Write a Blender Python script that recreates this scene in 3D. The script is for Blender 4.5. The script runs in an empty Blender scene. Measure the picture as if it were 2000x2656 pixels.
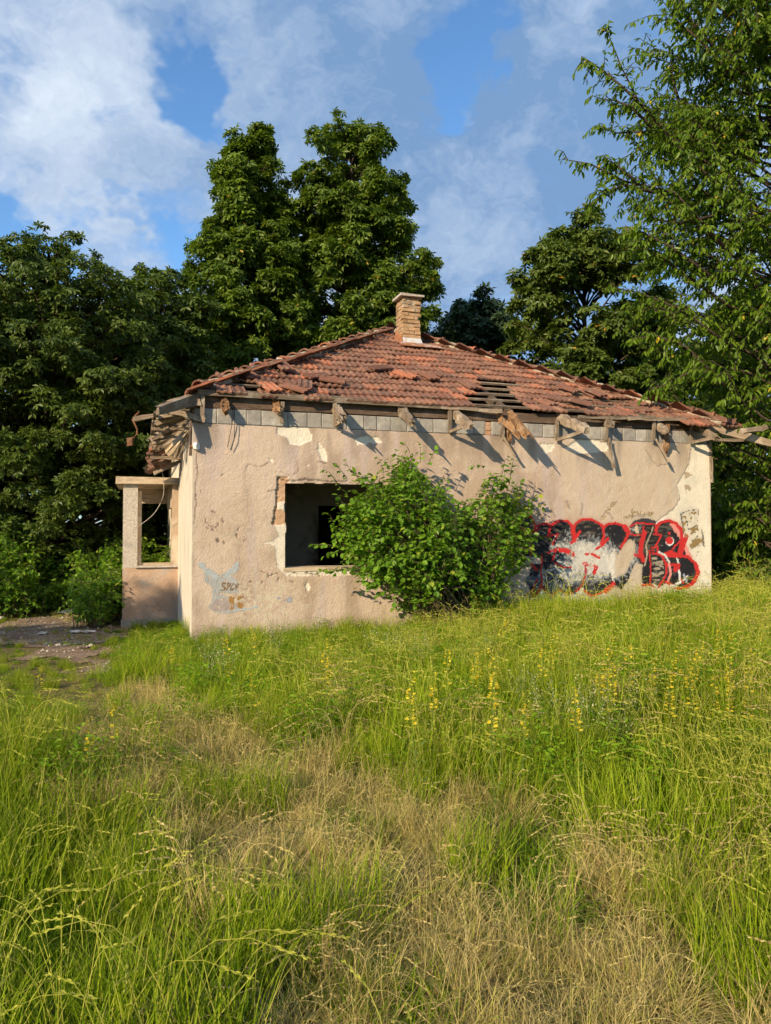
import bpy, math, random
import numpy as np
from mathutils import Matrix, Vector

# ---------------------------------------------------------------- camera, sky, sun, exposure
SC = bpy.context.scene
COL = SC.collection
F = 1921.0; PITCH = math.radians(1.5); HOR = 1357.0
YPP = HOR - F * math.tan(PITCH)
CAM = np.array([0.0, 0.0, 1.61])
CP, SP = math.cos(PITCH), math.sin(PITCH)
cd = bpy.data.cameras.new('camera')
cd.sensor_fit = 'VERTICAL'; cd.sensor_height = 36.0; cd.lens = F / 2656 * 36.0
cd.shift_y = -(1328.0 - YPP) / 2656.0
cd.clip_end = 2000.0; cd.clip_start = 0.05
co = bpy.data.objects.new('camera', cd); COL.objects.link(co)
co.location = CAM; co.rotation_euler = (math.pi / 2 + PITCH, 0, 0)
SC.camera = co

SUN_DIR = np.array([-0.94, -1.375, 0.74]); SUN_DIR = SUN_DIR / np.linalg.norm(SUN_DIR)
SUN_EL = math.asin(SUN_DIR[2]); SUN_ROT = math.atan2(SUN_DIR[0], SUN_DIR[1])
sl = bpy.data.lights.new('sun', 'SUN'); sl.energy = 5.0; sl.angle = math.radians(0.55); sl.color = (1.0, 0.80, 0.53)
so = bpy.data.objects.new('sun', sl); COL.objects.link(so)
so.rotation_euler = Vector(SUN_DIR).to_track_quat('Z', 'Y').to_euler()
so.location = (-20, -30, 30)

SC.view_settings.view_transform = 'Standard'; SC.view_settings.look = 'None'
SC.view_settings.gamma = 1.0; SC.view_settings.exposure = 0.42
SC.view_settings.use_curve_mapping = False
SC.render.engine = 'CYCLES'
SC.cycles.max_bounces = 5; SC.cycles.diffuse_bounces = 3; SC.cycles.glossy_bounces = 2
SC.cycles.transmission_bounces = 4; SC.cycles.transparent_max_bounces = 4
SC.cycles.use_denoising = True
SC.cycles.use_adaptive_sampling = True; SC.cycles.adaptive_threshold = 0.03; SC.cycles.adaptive_min_samples = 16
SC.cycles.caustics_reflective = False; SC.cycles.caustics_refractive = False


def px_dir(px, py):
    a, c = (px - 1000.0) / F, (YPP - py) / F
    return np.array([a, CP - c * SP, SP + c * CP])


def build_world():
    w = bpy.data.worlds.new('World'); SC.world = w; w.use_nodes = True
    w.cycles.sampling_method = 'MANUAL'; w.cycles.sample_map_resolution = 256
    nt = w.node_tree; N = nt.nodes; L = nt.links; N.clear()
    out = N.new('ShaderNodeOutputWorld')
    sky = N.new('ShaderNodeTexSky'); sky.sky_type = 'NISHITA'; sky.sun_disc = False
    sky.sun_elevation = SUN_EL; sky.sun_rotation = SUN_ROT
    sky.air_density = 1.0; sky.dust_density = 0.6; sky.ozone_density = 2.2
    tint = N.new('ShaderNodeMix'); tint.data_type = 'RGBA'; tint.blend_type = 'MULTIPLY'; tint.inputs[0].default_value = 1.0
    L.new(sky.outputs[0], tint.inputs[6]); tint.inputs[7].default_value = (0.72, 0.98, 1.15, 1)
    bg1 = N.new('ShaderNodeBackground'); bg1.inputs[1].default_value = 0.15; sky.altitude = 200
    L.new(tint.outputs[2], bg1.inputs[0])
    tc = N.new('ShaderNodeTexCoord')

    def noise(vec, scale, detail, rough, off=(0, 0, 0), dist=0.0):
        m = N.new('ShaderNodeMapping'); m.inputs['Location'].default_value = off
        m.inputs['Scale'].default_value = (1, 1, 1.35)
        L.new(vec, m.inputs[0])
        n = N.new('ShaderNodeTexNoise'); n.inputs['Scale'].default_value = scale
        n.inputs['Detail'].default_value = detail; n.inputs['Roughness'].default_value = rough
        n.inputs['Distortion'].default_value = dist
        L.new(m.outputs[0], n.inputs[0]); return n

    def math_(op, a, b=None, c=None):
        n = N.new('ShaderNodeMath'); n.operation = op
        for i, v in enumerate((a, b, c)):
            if v is None: continue
            if isinstance(v, (int, float)): n.inputs[i].default_value = v
            else: L.new(v, n.inputs[i])
        return n.outputs[0]

    # the cloud edges are pushed about by a fine vector noise
    wn = noise(tc.outputs['Generated'], 7.0, 4, 0.64, (4.1, 2.2, 0.3))
    sub = N.new('ShaderNodeVectorMath'); sub.operation = 'SUBTRACT'; L.new(wn.outputs['Color'], sub.inputs[0]); sub.inputs[1].default_value = (.5, .5, .5)
    sca = N.new('ShaderNodeVectorMath'); sca.operation = 'SCALE'; L.new(sub.outputs[0], sca.inputs[0]); sca.inputs['Scale'].default_value = 0.22
    add = N.new('ShaderNodeVectorMath'); add.operation = 'ADD'; L.new(tc.outputs['Generated'], add.inputs[0]); L.new(sca.outputs[0], add.inputs[1])
    warped = add.outputs[0]

    def blob(px, py, r, k):
        d = px_dir(px, py); d = d / np.linalg.norm(d)
        n = N.new('ShaderNodeVectorMath'); n.operation = 'DISTANCE'; L.new(warped, n.inputs[0]); n.inputs[1].default_value = tuple(d)
        m = N.new('ShaderNodeMapRange'); m.interpolation_type = 'SMOOTHSTEP'
        m.inputs['From Min'].default_value = 0.0; m.inputs['From Max'].default_value = r / F
        m.inputs['To Min'].default_value = k; m.inputs['To Max'].default_value = 0.0
        L.new(n.outputs['Value'], m.inputs['Value']); return m.outputs[0]

    base = noise(warped, 3.4, 6, 0.61, (7.7, 1.3, 5.2), 0.2).outputs['Fac']
    f = base
    for b in ((500, 170, 150, -.30), (560, 250, 130, -.26), (1250, 130, 150, -.30), (1170, 220, 140, -.30), (1115, 320, 110, -.26),
              (1340, 60, 120, -.18), (40, 610, 190, -.26), (470, 640, 130, -.24), (380, 480, 90, -.14), (290, 290, 110, -.14),
                            (850, 200, 330, .16), (1450, 500, 480, .16), (200, 350, 260, .10)):
        f = math_('ADD', f, blob(*b))
    mr = N.new('ShaderNodeMapRange'); mr.interpolation_type = 'SMOOTHSTEP'
    mr.inputs['From Min'].default_value = 0.29; mr.inputs['From Max'].default_value = 0.55
    L.new(f, mr.inputs['Value'])
    br = noise(warped, 6.0, 5, 0.62, (1.7, 8.3, 2.2), 0.1).outputs['Fac']
    for b in ((20, 680, 240, .30), (110, 280, 200, .20), (350, 290, 180, .20), (100, 60, 250, .14), (230, 560, 200, .14), (1180, 255, 60, .35),
              (1400, 600, 700, -.14), (900, 150, 480, -.16), (1600, 150, 600, -.14)):
        br = math_('ADD', br, blob(*b))
    mr2 = N.new('ShaderNodeMapRange'); mr2.inputs['From Min'].default_value = 0.30; mr2.inputs['From Max'].default_value = 0.98
    L.new(br, mr2.inputs['Value'])
    mix = N.new('ShaderNodeMix'); mix.data_type = 'RGBA'
    L.new(mr2.outputs[0], mix.inputs[0]); mix.inputs[6].default_value = (0.195, 0.335, 0.570, 1); mix.inputs[7].default_value = (0.82, 0.90, 1.0, 1)
    bg2 = N.new('ShaderNodeBackground'); bg2.inputs[1].default_value = 0.80; L.new(mix.outputs[2], bg2.inputs[0])
    ms = N.new('ShaderNodeMixShader')
    fac = math_('MULTIPLY', mr.outputs[0], 0.96)
    L.new(fac, ms.inputs[0]); L.new(bg1.outputs[0], ms.inputs[1]); L.new(bg2.outputs[0], ms.inputs[2])
    L.new(ms.outputs[0], out.inputs[0])


build_world()

# ---------------------------------------------------------------- helpers
A = math.radians(18.5)
Y0 = 10.25; X0 = (500 - 1000) / F * Y0; LW = 8.85
U = np.array([math.cos(A), math.sin(A), 0.0]); VIN = np.array([-math.sin(A), math.cos(A), 0.0])
C0 = np.array([X0, Y0, 0.0])
RNG = np.random.default_rng(7)


def proj(P):
    d = np.asarray(P, float) - CAM
    fy = d[..., 1] * CP + d[..., 2] * SP; fz = -d[..., 1] * SP + d[..., 2] * CP
    fy = np.where(np.abs(fy) < 1e-6, 1e-6, fy)
    return np.stack([1000 + F * d[..., 0] / fy, YPP - F * fz / fy], -1)


def to_world(P):
    P = np.asarray(P, float)
    return C0 + P[..., 0:1] * U + P[..., 1:2] * VIN + P[..., 2:3] * np.array([0, 0, 1.0])


def to_local(P):
    d = np.asarray(P, float) - C0
    return np.stack([d @ U, d @ VIN, d[..., 2]], -1)


def hit(px, py, n, c):
    """Point in house coordinates where the line of sight meets the plane n.p = c (house coordinates)."""
    o = to_local(CAM); d = px_dir(px, py); dl = np.array([d @ U, d @ VIN, d[2]])
    n = np.asarray(n, float); t = (c - n @ o) / (n @ dl)
    return o + t * dl


def at_y(px, py, y): return hit(px, py, (0, 1, 0), y)
def at_x(px, py, x): return hit(px, py, (1, 0, 0), x)


def at_depth(px, py, Y):
    d = px_dir(px, py); return CAM + d * (Y / d[1])


def at_z(px, py, z):
    d = px_dir(px, py); return CAM + d * ((z - CAM[2]) / d[2])


def new_mesh(name, V, faces):
    """faces: list of integer arrays (n,k)."""
    me = bpy.data.meshes.new(name)
    V = np.ascontiguousarray(V, dtype=np.float32)
    faces = [np.asarray(f, dtype=np.int32) for f in faces if len(f)]
    me.vertices.add(len(V)); me.vertices.foreach_set('co', V.ravel())
    nl = sum(f.size for f in faces); npoly = sum(len(f) for f in faces)
    me.loops.add(nl); me.loops.foreach_set('vertex_index', np.concatenate([f.ravel() for f in faces]))
    tot = np.concatenate([np.full(len(f), f.shape[1], np.int32) for f in faces])
    start = np.concatenate([[0], np.cumsum(tot)[:-1]]).astype(np.int32)
    me.polygons.add(npoly); me.polygons.foreach_set('loop_start', start)
    try: me.polygons.foreach_set('loop_total', tot)
    except Exception: pass
    me.update(calc_edges=True); me.validate()
    return me


def link(name, me, mat=None, parent=None, matrix=None, smooth=False):
    o = bpy.data.objects.new(name, me); COL.objects.link(o)
    if mat is not None and me is not None and len(me.materials) == 0: me.materials.append(mat)
    if parent is not None: o.parent = parent
    if matrix is not None: o.matrix_local = matrix
    if me is not None and me.users == 1: me.polygons.foreach_set('use_smooth', np.full(len(me.polygons), bool(smooth)))
    return o


def empty(name, loc=(0, 0, 0), rz=0.0):
    o = bpy.data.objects.new(name, None); COL.objects.link(o)
    o.location = loc; o.rotation_euler = (0, 0, rz); o.empty_display_size = 0.2
    return o


def tag(o, label=None, cat=None, group=None, kind=None):
    if label: o['label'] = label
    if cat: o['category'] = cat
    if group: o['group'] = group
    if kind: o['kind'] = kind
    return o


class MB:
    """collects pieces of one mesh"""
    def __init__(s): s.V = []; s.F = {}; s.n = 0
    def add(s, V, faces):
        V = np.asarray(V, float).reshape(-1, 3)
        for f in faces:
            f = np.asarray(f, int)
            if f.ndim == 1: f = f[None]
            s.F.setdefault(f.shape[1], []).append(f + s.n)
        s.V.append(V); s.n += len(V)
    def box(s, a, b, jit=0.0, rng=RNG):
        a = np.minimum(a, b) * 1.0, np.maximum(a, b) * 1.0
        V = np.array([[a[i & 1][0], a[(i >> 1) & 1][1], a[(i >> 2) & 1][2]] for i in range(8)], float)
        if jit: V = V + rng.normal(0, jit, V.shape)
        s.add(V, [np.array([[0, 2, 3, 1], [4, 5, 7, 6], [0, 1, 5, 4], [2, 6, 7, 3], [0, 4, 6, 2], [1, 3, 7, 5]])])
    def tube(s, pts, rad, k=6):
        pts = np.asarray(pts, float); n = len(pts); rad = np.broadcast_to(np.asarray(rad, float), (n,))
        d = np.gradient(pts, axis=0); d /= np.linalg.norm(d, axis=1, keepdims=True) + 1e-9
        ref = np.where(np.abs(d[:, 2:3]) > 0.9, np.array([[1.0, 0, 0]]), np.array([[0, 0, 1.0]]))
        x = np.cross(ref, d); x /= np.linalg.norm(x, axis=1, keepdims=True) + 1e-9; y = np.cross(d, x)
        a = np.arange(k) * 2 * math.pi / k
        V = pts[:, None] + rad[:, None, None] * (np.cos(a)[None, :, None] * x[:, None] + np.sin(a)[None, :, None] * y[:, None])
        i = np.arange(n - 1)[:, None] * k; j = np.arange(k)[None]; j2 = (j + 1) % k
        q = np.stack([i + j, i + j2, i + k + j2, i + k + j], -1).reshape(-1, 4)
        s.add(V.reshape(-1, 3), [q])
        if k in (4, 6, 8, 5):
            s.F.setdefault(k, []).append(np.array([np.arange(k)[::-1], np.arange(k) + (n - 1) * k]) + s.n - n * k)
    def mesh(s, name): return new_mesh(name, np.concatenate(s.V), [np.concatenate(f) for f in s.F.values()])
    def build(s, name, mat, parent=None, matrix=None, smooth=False): return link(name, s.mesh(name), mat, parent, matrix, smooth)


_LAT = np.random.default_rng(99).random((256, 256))


def vnoise(x, y):
    xi = np.floor(x).astype(int); yi = np.floor(y).astype(int); fx = x - xi; fy = y - yi
    fx = fx * fx * (3 - 2 * fx); fy = fy * fy * (3 - 2 * fy)
    g = lambda i, j: _LAT[i & 255, j & 255]
    return (g(xi, yi) * (1 - fx) + g(xi + 1, yi) * fx) * (1 - fy) + (g(xi, yi + 1) * (1 - fx) + g(xi + 1, yi + 1) * fx) * fy


def fbm(x, y, o=4):
    s = 0; a = 0.5; t = 0
    for i in range(o):
        s = s + a * vnoise(x * 2 ** i + 17.3 * i, y * 2 ** i + 9.1 * i); t += a; a *= .5
    return s / t


def in_poly(x, y, poly):
    poly = np.asarray(poly, float); c = np.zeros(np.shape(x), bool); n = len(poly)
    for i in range(n):
        x1, y1 = poly[i]; x2, y2 = poly[(i + 1) % n]
        if y1 == y2: continue
        c ^= ((y1 > y) != (y2 > y)) & (x < (x2 - x1) * (y - y1) / (y2 - y1) + x1)
    return c


def dist_line(x, y, pts):
    best = np.full(np.shape(x), 1e9)
    for (x1, y1), (x2, y2) in zip(pts[:-1], pts[1:]):
        dx, dy = x2 - x1, y2 - y1; l2 = dx * dx + dy * dy + 1e-9
        t = np.clip(((x - x1) * dx + (y - y1) * dy) / l2, 0, 1)
        best = np.minimum(best, np.hypot(x - x1 - t * dx, y - y1 - t * dy))
    return best


def sstep(a, b, x):
    t = np.clip((x - a) / (b - a), 0, 1); return t * t * (3 - 2 * t)


# ---------------------------------------------------------------- materials
class NT:
    def __init__(s, name):
        s.m = bpy.data.materials.new(name); s.m.use_nodes = True
        s.t = s.m.node_tree; s.N = s.t.nodes; s.L = s.t.links; s.N.clear()
        s.out = s.N.new('ShaderNodeOutputMaterial')
    def n(s, ty, **kw):
        x = s.N.new(ty)
        for k, v in kw.items(): setattr(x, k, v)
        return x
    def put(s, sock, v):
        if isinstance(v, bpy.types.NodeSocket): s.L.new(v, sock)
        else: sock.default_value = v
    def math(s, op, a, b=0.0, c=0.0):
        x = s.n('ShaderNodeMath', operation=op)
        for i, v in enumerate((a, b, c)): s.put(x.inputs[i], v)
        return x.outputs[0]
    def mix(s, f, a, b, blend='MIX'):
        x = s.n('ShaderNodeMix', data_type='RGBA', blend_type=blend)
        s.put(x.inputs[0], f)
        for i, v in ((6, a), (7, b)):
            s.put(x.inputs[i], v if isinstance(v, bpy.types.NodeSocket) else (*v[:3], 1))
        return x.outputs[2]
    def ramp(s, f, lo, hi):
        x = s.n('ShaderNodeMapRange'); x.clamp = True
        s.put(x.inputs['Value'], f); x.inputs['From Min'].default_value = lo; x.inputs['From Max'].default_value = hi
        return x.outputs[0]
    def coords(s, kind='world', scale=(1, 1, 1)):
        if kind == 'world': v = s.n('ShaderNodeNewGeometry').outputs['Position']
        else: v = s.n('ShaderNodeTexCoord').outputs['Object']
        m = s.n('ShaderNodeMapping'); m.inputs['Scale'].default_value = scale; s.L.new(v, m.inputs[0])
        return m.outputs[0]
    def noise(s, vec, scale, detail=4, rough=.55, dist=0.0):
        x = s.n('ShaderNodeTexNoise'); s.L.new(vec, x.inputs['Vector'])
        x.inputs['Scale'].default_value = scale; x.inputs['Detail'].default_value = detail
        x.inputs['Roughness'].default_value = rough; x.inputs['Distortion'].default_value = dist
        return x.outputs['Fac']
    def bump(s, h, strength=.5, dist=.01):
        x = s.n('ShaderNodeBump'); x.inputs['Strength'].default_value = strength; x.inputs['Distance'].default_value = dist
        s.L.new(h, x.inputs['Height']); return x.outputs[0]
    def principled(s, col, rough=.85, normal=None, spec=.3, metal=0.0):
        p = s.n('ShaderNodeBsdfPrincipled')
        s.put(p.inputs['Base Color'], col if isinstance(col, bpy.types.NodeSocket) else (*col[:3], 1))
        s.put(p.inputs['Roughness'], rough); p.inputs['Specular IOR Level'].default_value = spec; p.inputs['Metallic'].default_value = metal
        if normal is not None: s.L.new(normal, p.inputs['Normal'])
        s.L.new(p.outputs[0], s.out.inputs[0]); return p
    def rand(s):
        a = s.n('ShaderNodeObjectInfo').outputs['Random']; b = s.n('ShaderNodeNewGeometry').outputs['Random Per Island']
        return s.math('FRACT', s.math('ADD', a, b))


def m_rough(name, c1, c2, scale=6, rough=.9, bs=.5, bscale=60, bd=.008, c3=None, s3=1.5, stretch=(1, 1, 1), kind='world', th=(.35, .65), spec=.2, randamt=0.0):
    t = NT(name); v = t.coords(kind, stretch)
    col = t.mix(t.ramp(t.noise(v, scale, 5, .6), *th), c1, c2)
    if c3 is not None: col = t.mix(t.ramp(t.noise(v, s3, 5, .65, .4), .52, .68), col, c3)
    if randamt:
        r = t.rand(); k = t.n('ShaderNodeMapRange'); t.L.new(r, k.inputs['Value']); k.inputs['To Min'].default_value = 1 - randamt; k.inputs['To Max'].default_value = 1 + randamt
        cc = t.n('ShaderNodeCombineColor'); [t.L.new(k.outputs[0], cc.inputs[i]) for i in range(3)]
        col = t.mix(1.0, col, cc.outputs[0], 'MULTIPLY')
    h = t.math('ADD', t.noise(v, bscale, 5, .65), t.math('MULTIPLY', t.noise(v, bscale * .2, 3, .5), 1.5))
    t.principled(col, rough, t.bump(h, bs, bd), spec); return t.m


def m_wood(name, c1, c2, c3):
    t = NT(name); v = t.coords('object', (1.2, 22, 22))
    g = t.noise(v, 3.0, 6, .65, .3); col = t.mix(t.ramp(g, .3, .7), c1, c2)
    v2 = t.coords('world'); col = t.mix(t.ramp(t.noise(v2, 5, 4, .6), .5, .72), col, c3)
    r = t.rand(); k = t.n('ShaderNodeMapRange'); t.L.new(r, k.inputs['Value']); k.inputs['To Min'].default_value = .7; k.inputs['To Max'].default_value = 1.3
    cc = t.n('ShaderNodeCombineColor'); [t.L.new(k.outputs[0], cc.inputs[i]) for i in range(3)]
    col = t.mix(1.0, col, cc.outputs[0], 'MULTIPLY')
    t.principled(col, .9, t.bump(g, .9, .012), .15); return t.m


def m_leaf(name, c1, c2, c3=None, transl=.35, rough=.42, spec=.5, tcol=None, p3=.97):
    """leaf: colour varies leaf by leaf, some light passes through"""
    t = NT(name); g = t.n('ShaderNodeNewGeometry'); r = g.outputs['Random Per Island']
    oi = t.n('ShaderNodeObjectInfo').outputs['Random']
    rr = t.math('FRACT', t.math('ADD', r, oi))
    col = t.mix(rr, c1, c2)
    big = t.noise(t.coords('world'), .7, 2, .5); col = t.mix(t.math('MULTIPLY', t.ramp(big, .35, .7), .5), col, tuple(x * .62 for x in c1))
    if c3 is not None: col = t.mix(t.math('GREATER_THAN', rr, p3), col, c3)
    p = t.n('ShaderNodeBsdfPrincipled'); t.L.new(col, p.inputs['Base Color']); p.inputs['Roughness'].default_value = rough; p.inputs['Specular IOR Level'].default_value = spec
    tr = t.n('ShaderNodeBsdfTranslucent'); tc = t.mix(1.0, col, tcol or (1.25, 1.25, .5), 'MULTIPLY'); t.L.new(tc, tr.inputs[0])
    ms = t.n('ShaderNodeMixShader'); ms.inputs[0].default_value = transl
    t.L.new(p.outputs[0], ms.inputs[1]); t.L.new(tr.outputs[0], ms.inputs[2]); t.L.new(ms.outputs[0], t.out.inputs[0]); return t.m


def m_vcol(name, attr, bscale=45, bs=.6, bd=.012, rough=.92):
    """wall paint and plaster: colours are stored on the mesh, relief is procedural"""
    t = NT(name); a = t.n('ShaderNodeAttribute', attribute_name=attr)
    v = t.coords('world'); f = t.noise(v, 90, 4, .7)
    k = t.n('ShaderNodeMapRange'); t.L.new(f, k.inputs['Value']); k.inputs['From Min'].default_value = .3; k.inputs['From Max'].default_value = .7; k.inputs['To Min'].default_value = .86; k.inputs['To Max'].default_value = 1.1
    cc = t.n('ShaderNodeCombineColor'); [t.L.new(k.outputs[0], cc.inputs[i]) for i in range(3)]
    col = t.mix(1.0, a.outputs['Color'], cc.outputs[0], 'MULTIPLY')
    h = t.math('ADD', t.math('MULTIPLY', t.noise(v, bscale, 4, .6), 1.0), t.math('MULTIPLY', t.noise(v, bscale * .22, 4, .55), .85))
    t.principled(col, rough, t.bump(h, bs, bd), .12); return t.m


M = {}
M['plaster'] = m_vcol('plaster', 'paint', 38, .7, .015)
M['paint'] = m_vcol('spray_paint', 'paint', 34, .6, .014, .7)
M['white_peel'] = m_rough('white_peeling_paint', (.70, .64, .53), (.58, .50, .40), 4, .8, .5, 40, .008, (.36, .29, .22), 2.0, (3.5, 3.5, .35), th=(.3, .7))
M['plaster_plain'] = m_rough('plain_plaster', (.46, .35, .255), (.36, .265, .19), 3, .92, .7, 34, .015, (.62, .55, .44), 1.3)
M['porch_plaster'] = m_rough('porch_plaster', (.50, .36, .265), (.40, .275, .195), 3, .92, .8, 30, .018, (.40, .37, .34), 2.1)
M['concrete'] = m_rough('grey_concrete_block', (.37, .345, .31), (.27, .255, .235), 9, .95, .8, 90, .008, (.43, .41, .37), 4, randamt=.18)
M['aggregate'] = m_rough('speckled_aggregate', (.54, .49, .43), (.34, .31, .27), 45, .9, .7, 70, .01, (.36, .33, .30), 2.0, th=(.42, .62))
M['slab'] = m_rough('stained_concrete_slab', (.62, .50, .36), (.46, .36, .25), 5, .9, .5, 40, .01, (.27, .21, .15), 3, (1, 1, 6))
M['interior'] = m_rough('grey_interior_plaster', (.64, .61, .56), (.52, .49, .45), 2, .9, .4, 20, .01, (.18, .15, .13), 1.1)
M['dark_room'] = m_rough('darkened_room_wall', (.10, .08, .065), (.07, .055, .045), 3)  # back room's wall: the gloom behind the doorway is put into the colour
M['rubble'] = m_rough('dusty_rubble_floor', (.42, .37, .31), (.30, .26, .22), 6)
M['wood'] = m_wood('weathered_wood', (.30, .235, .17), (.135, .10, .075), (.40, .34, .27))
M['wood_dark'] = m_wood('dark_wood', (.14, .095, .065), (.07, .05, .04), (.18, .13, .10))
M['wood_rot'] = m_wood('rotten_orange_wood', (.34, .195, .095), (.17, .095, .055), (.36, .27, .18))
M['wood_pale'] = m_wood('pale_wood', (.56, .45, .31), (.40, .30, .20), (.62, .54, .42))
M['brick'] = m_rough('tan_chimney_brick', (.44, .29, .165), (.33, .20, .11), 10, .95, .8, 60, .01, (.36, .30, .22), 6, randamt=.22)
M['mortar'] = m_rough('mortar', (.46, .40, .31), (.34, .30, .24), 12, .95, .9, 60, .012)
M['pink_brick'] = m_rough('raw_brick', (.55, .33, .20), (.45, .25, .15), 9, .95, .9, 40, .012)
M['rust'] = m_rough('rusty_sheet', (.40, .17, .07), (.24, .10, .05), 8, .6, .3, 30, .004, (.55, .55, .55), 5)
M['tin'] = m_rough('grey_tin_sheet', (.60, .62, .64), (.46, .48, .50), 5, .45, .2, 20, .003, (.42, .22, .11), 7)
M['iron'] = m_rough('rusty_iron', (.22, .10, .05), (.12, .06, .035), 20, .75, .6, 60, .004)
M['porcelain'] = m_rough('white_porcelain', (.86, .85, .82), (.78, .77, .74), 10, .3, .05, 20, .002, spec=.5)
M['cable'] = m_rough('grey_cable', (.10, .09, .08), (.07, .065, .06), 20, .6)
M['bark'] = m_rough('bark', (.105, .075, .055), (.055, .042, .032), 9, .95, 1.0, 30, .03, stretch=(3, 3, .6))
M['twig'] = m_rough('twig', (.16, .12, .08), (.10, .075, .05), 9, .9)
M['litter'] = m_rough('pale_litter', (.74, .71, .66), (.58, .55, .50), 6, .8)


def m_tile(name):
    t = NT(name); r = t.rand(); v = t.coords('world')
    col = t.mix(t.ramp(r, .1, .9), (.285, .136, .086), (.185, .083, .057))
    r2 = t.math('FRACT', t.math('MULTIPLY', r, 7.31))
    col = t.mix(t.math('MULTIPLY', t.math('GREATER_THAN', r2, .58), .7), col, (.15, .075, .055))
    col = t.mix(t.math('MULTIPLY', t.math('LESS_THAN', r2, .12), .8), col, (.42, .15, .08))
    col = t.mix(t.math('MULTIPLY', t.ramp(t.noise(v, 4, 6, .75), .46, .62), .68), col, (.110, .066, .048))
    col = t.mix(t.math('MULTIPLY', t.ramp(t.noise(v, 11, 6, .8), .54, .66), .65), col, (.36, .30, .22))
    col = t.mix(t.math('MULTIPLY', t.ramp(t.noise(v, 1.1, 4, .6), .5, .7), .35), col, (.22, .10, .07))
    t.principled(col, .88, t.bump(t.noise(v, 70, 5, .7), .6, .006), .2); return t.m


M['tile'] = m_tile('clay_roof_tile')
# ---------------------------------------------------------------- ground
def height(x, y):
    d = sstep(-2.6, -4.4, x) * sstep(9.5, 12.0, y)
    return -0.26 * d + (fbm(np.asarray(x) * .9 + 40, np.asarray(y) * .9 + 40, 3) - .5) * .06


PATH_PX = [(-520, 1650), (-200, 1625), (0, 1606), (110, 1590), (200, 1572), (285, 1562), (300, 1590), (318, 1625), (440, 1628), (330, 1655), (245, 1690), (285, 1738), (320, 1775), (250, 1800), (150, 1745), (60, 1700), (0, 1690), (-200, 1720), (-500, 1780)]
PATH_W = np.array([at_z(a, b, -.16)[:2] for a, b in PATH_PX])
DRY_PX = [(250, 1770), (400, 1850), (560, 1960), (760, 2060), (960, 2110), (1180, 2200), (1320, 2330), (1380, 2480), (1420, 2700)]
DRY_W = np.array([at_z(a, b, 0.12)[:2] for a, b in DRY_PX])


def path_mask(x, y):
    wx = x + (fbm(x * 2.6, y * 2.6, 5) - .5) * 1.3; wy = y + (fbm(x * 2.6 + 50, y * 2.6, 5) - .5) * 1.3
    return in_poly(wx, wy, PATH_W)


def dry_mask(x, y):
    d = dist_line(x, y, [tuple(p) for p in DRY_W]); d = d + (fbm(x * 2.2 + 9, y * 2.2) - .5) * .7
    w = np.interp(y, [2, 4, 7, 10], [1.05, .85, .5, .4])
    return 1 - sstep(w * .45, w * 1.25, d)


def m_ground(name, c1, c2, c3):
    t = NT(name); v = t.coords('world')
    col = t.mix(t.ramp(t.noise(v, 2.5, 6, .65), .35, .65), c1, c2)
    col = t.mix(t.ramp(t.noise(v, 22, 5, .7), .52, .68), col, c3)
    t.principled(col, .97, t.bump(t.noise(v, 30, 6, .7), .8, .03), .1); return t.m


M['soil'] = m_ground('meadow_soil', (.10, .095, .028), (.15, .12, .045), (.26, .20, .09))
M['dirt'] = m_ground('dirt_track', (.17, .11, .07), (.27, .19, .13), (.40, .33, .25))

xs = np.unique(np.concatenate([np.linspace(-400, -14, 20), np.linspace(-14, 14, 113), np.linspace(14, 400, 20)]))
ys = np.unique(np.concatenate([np.linspace(-200, -6, 12), np.linspace(-6, 30, 145), np.linspace(30, 600, 24)]))
GX, GY = np.meshgrid(xs, ys); GZ = height(GX, GY)
nx = len(xs); ii = np.arange(len(ys) - 1)[:, None] * nx + np.arange(nx - 1)[None]
quads = np.stack([ii, ii + 1, ii + nx + 1, ii + nx], -1).reshape(-1, 4)
tag(link('ground', new_mesh('ground', np.stack([GX, GY, GZ], -1).reshape(-1, 3), [quads]), M['soil'], smooth=True), kind='structure')

px_ = np.arange(-11.5, -1.5, .07); py_ = np.arange(7.4, 19.5, .07)
PXg, PYg = np.meshgrid(px_, py_); PZ = height(PXg, PYg) + .006 + (fbm(PXg * 6, PYg * 6) - .5) * .012 + .004
npx = len(px_); ii = np.arange(len(py_) - 1)[:, None] * npx + np.arange(npx - 1)[None]
cm = path_mask((PXg[:-1, :-1] + .035), (PYg[:-1, :-1] + .035))
quads = np.stack([ii, ii + 1, ii + npx + 1, ii + npx], -1)[cm]
used, inv = np.unique(quads, return_inverse=True)
tag(link('dirt_path', new_mesh('dirt_path', np.stack([PXg, PYg, PZ], -1).reshape(-1, 3)[used], [inv.reshape(-1, 4)]), M['dirt'], smooth=True), kind='structure')

# ---------------------------------------------------------------- the house
HOUSE = empty('abandoned_house', C0, A)
tag(HOUSE, 'derelict plastered bungalow with red tiled hip roof and broken eaves', 'house')
ZW = 3.0; ZB = 3.225; ZE = 3.43; TAN = math.tan(math.radians(27.5))
MID = LW / 2
w0 = at_y(738, 1475, 0.0); w1 = at_y(740, 1251, 0.0)
WX0 = float((w0[0] + w1[0]) / 2); WZ0 = float(w0[2]); WZ1 = float(w1[2]); WX1 = WX0 + 2.15

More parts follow.
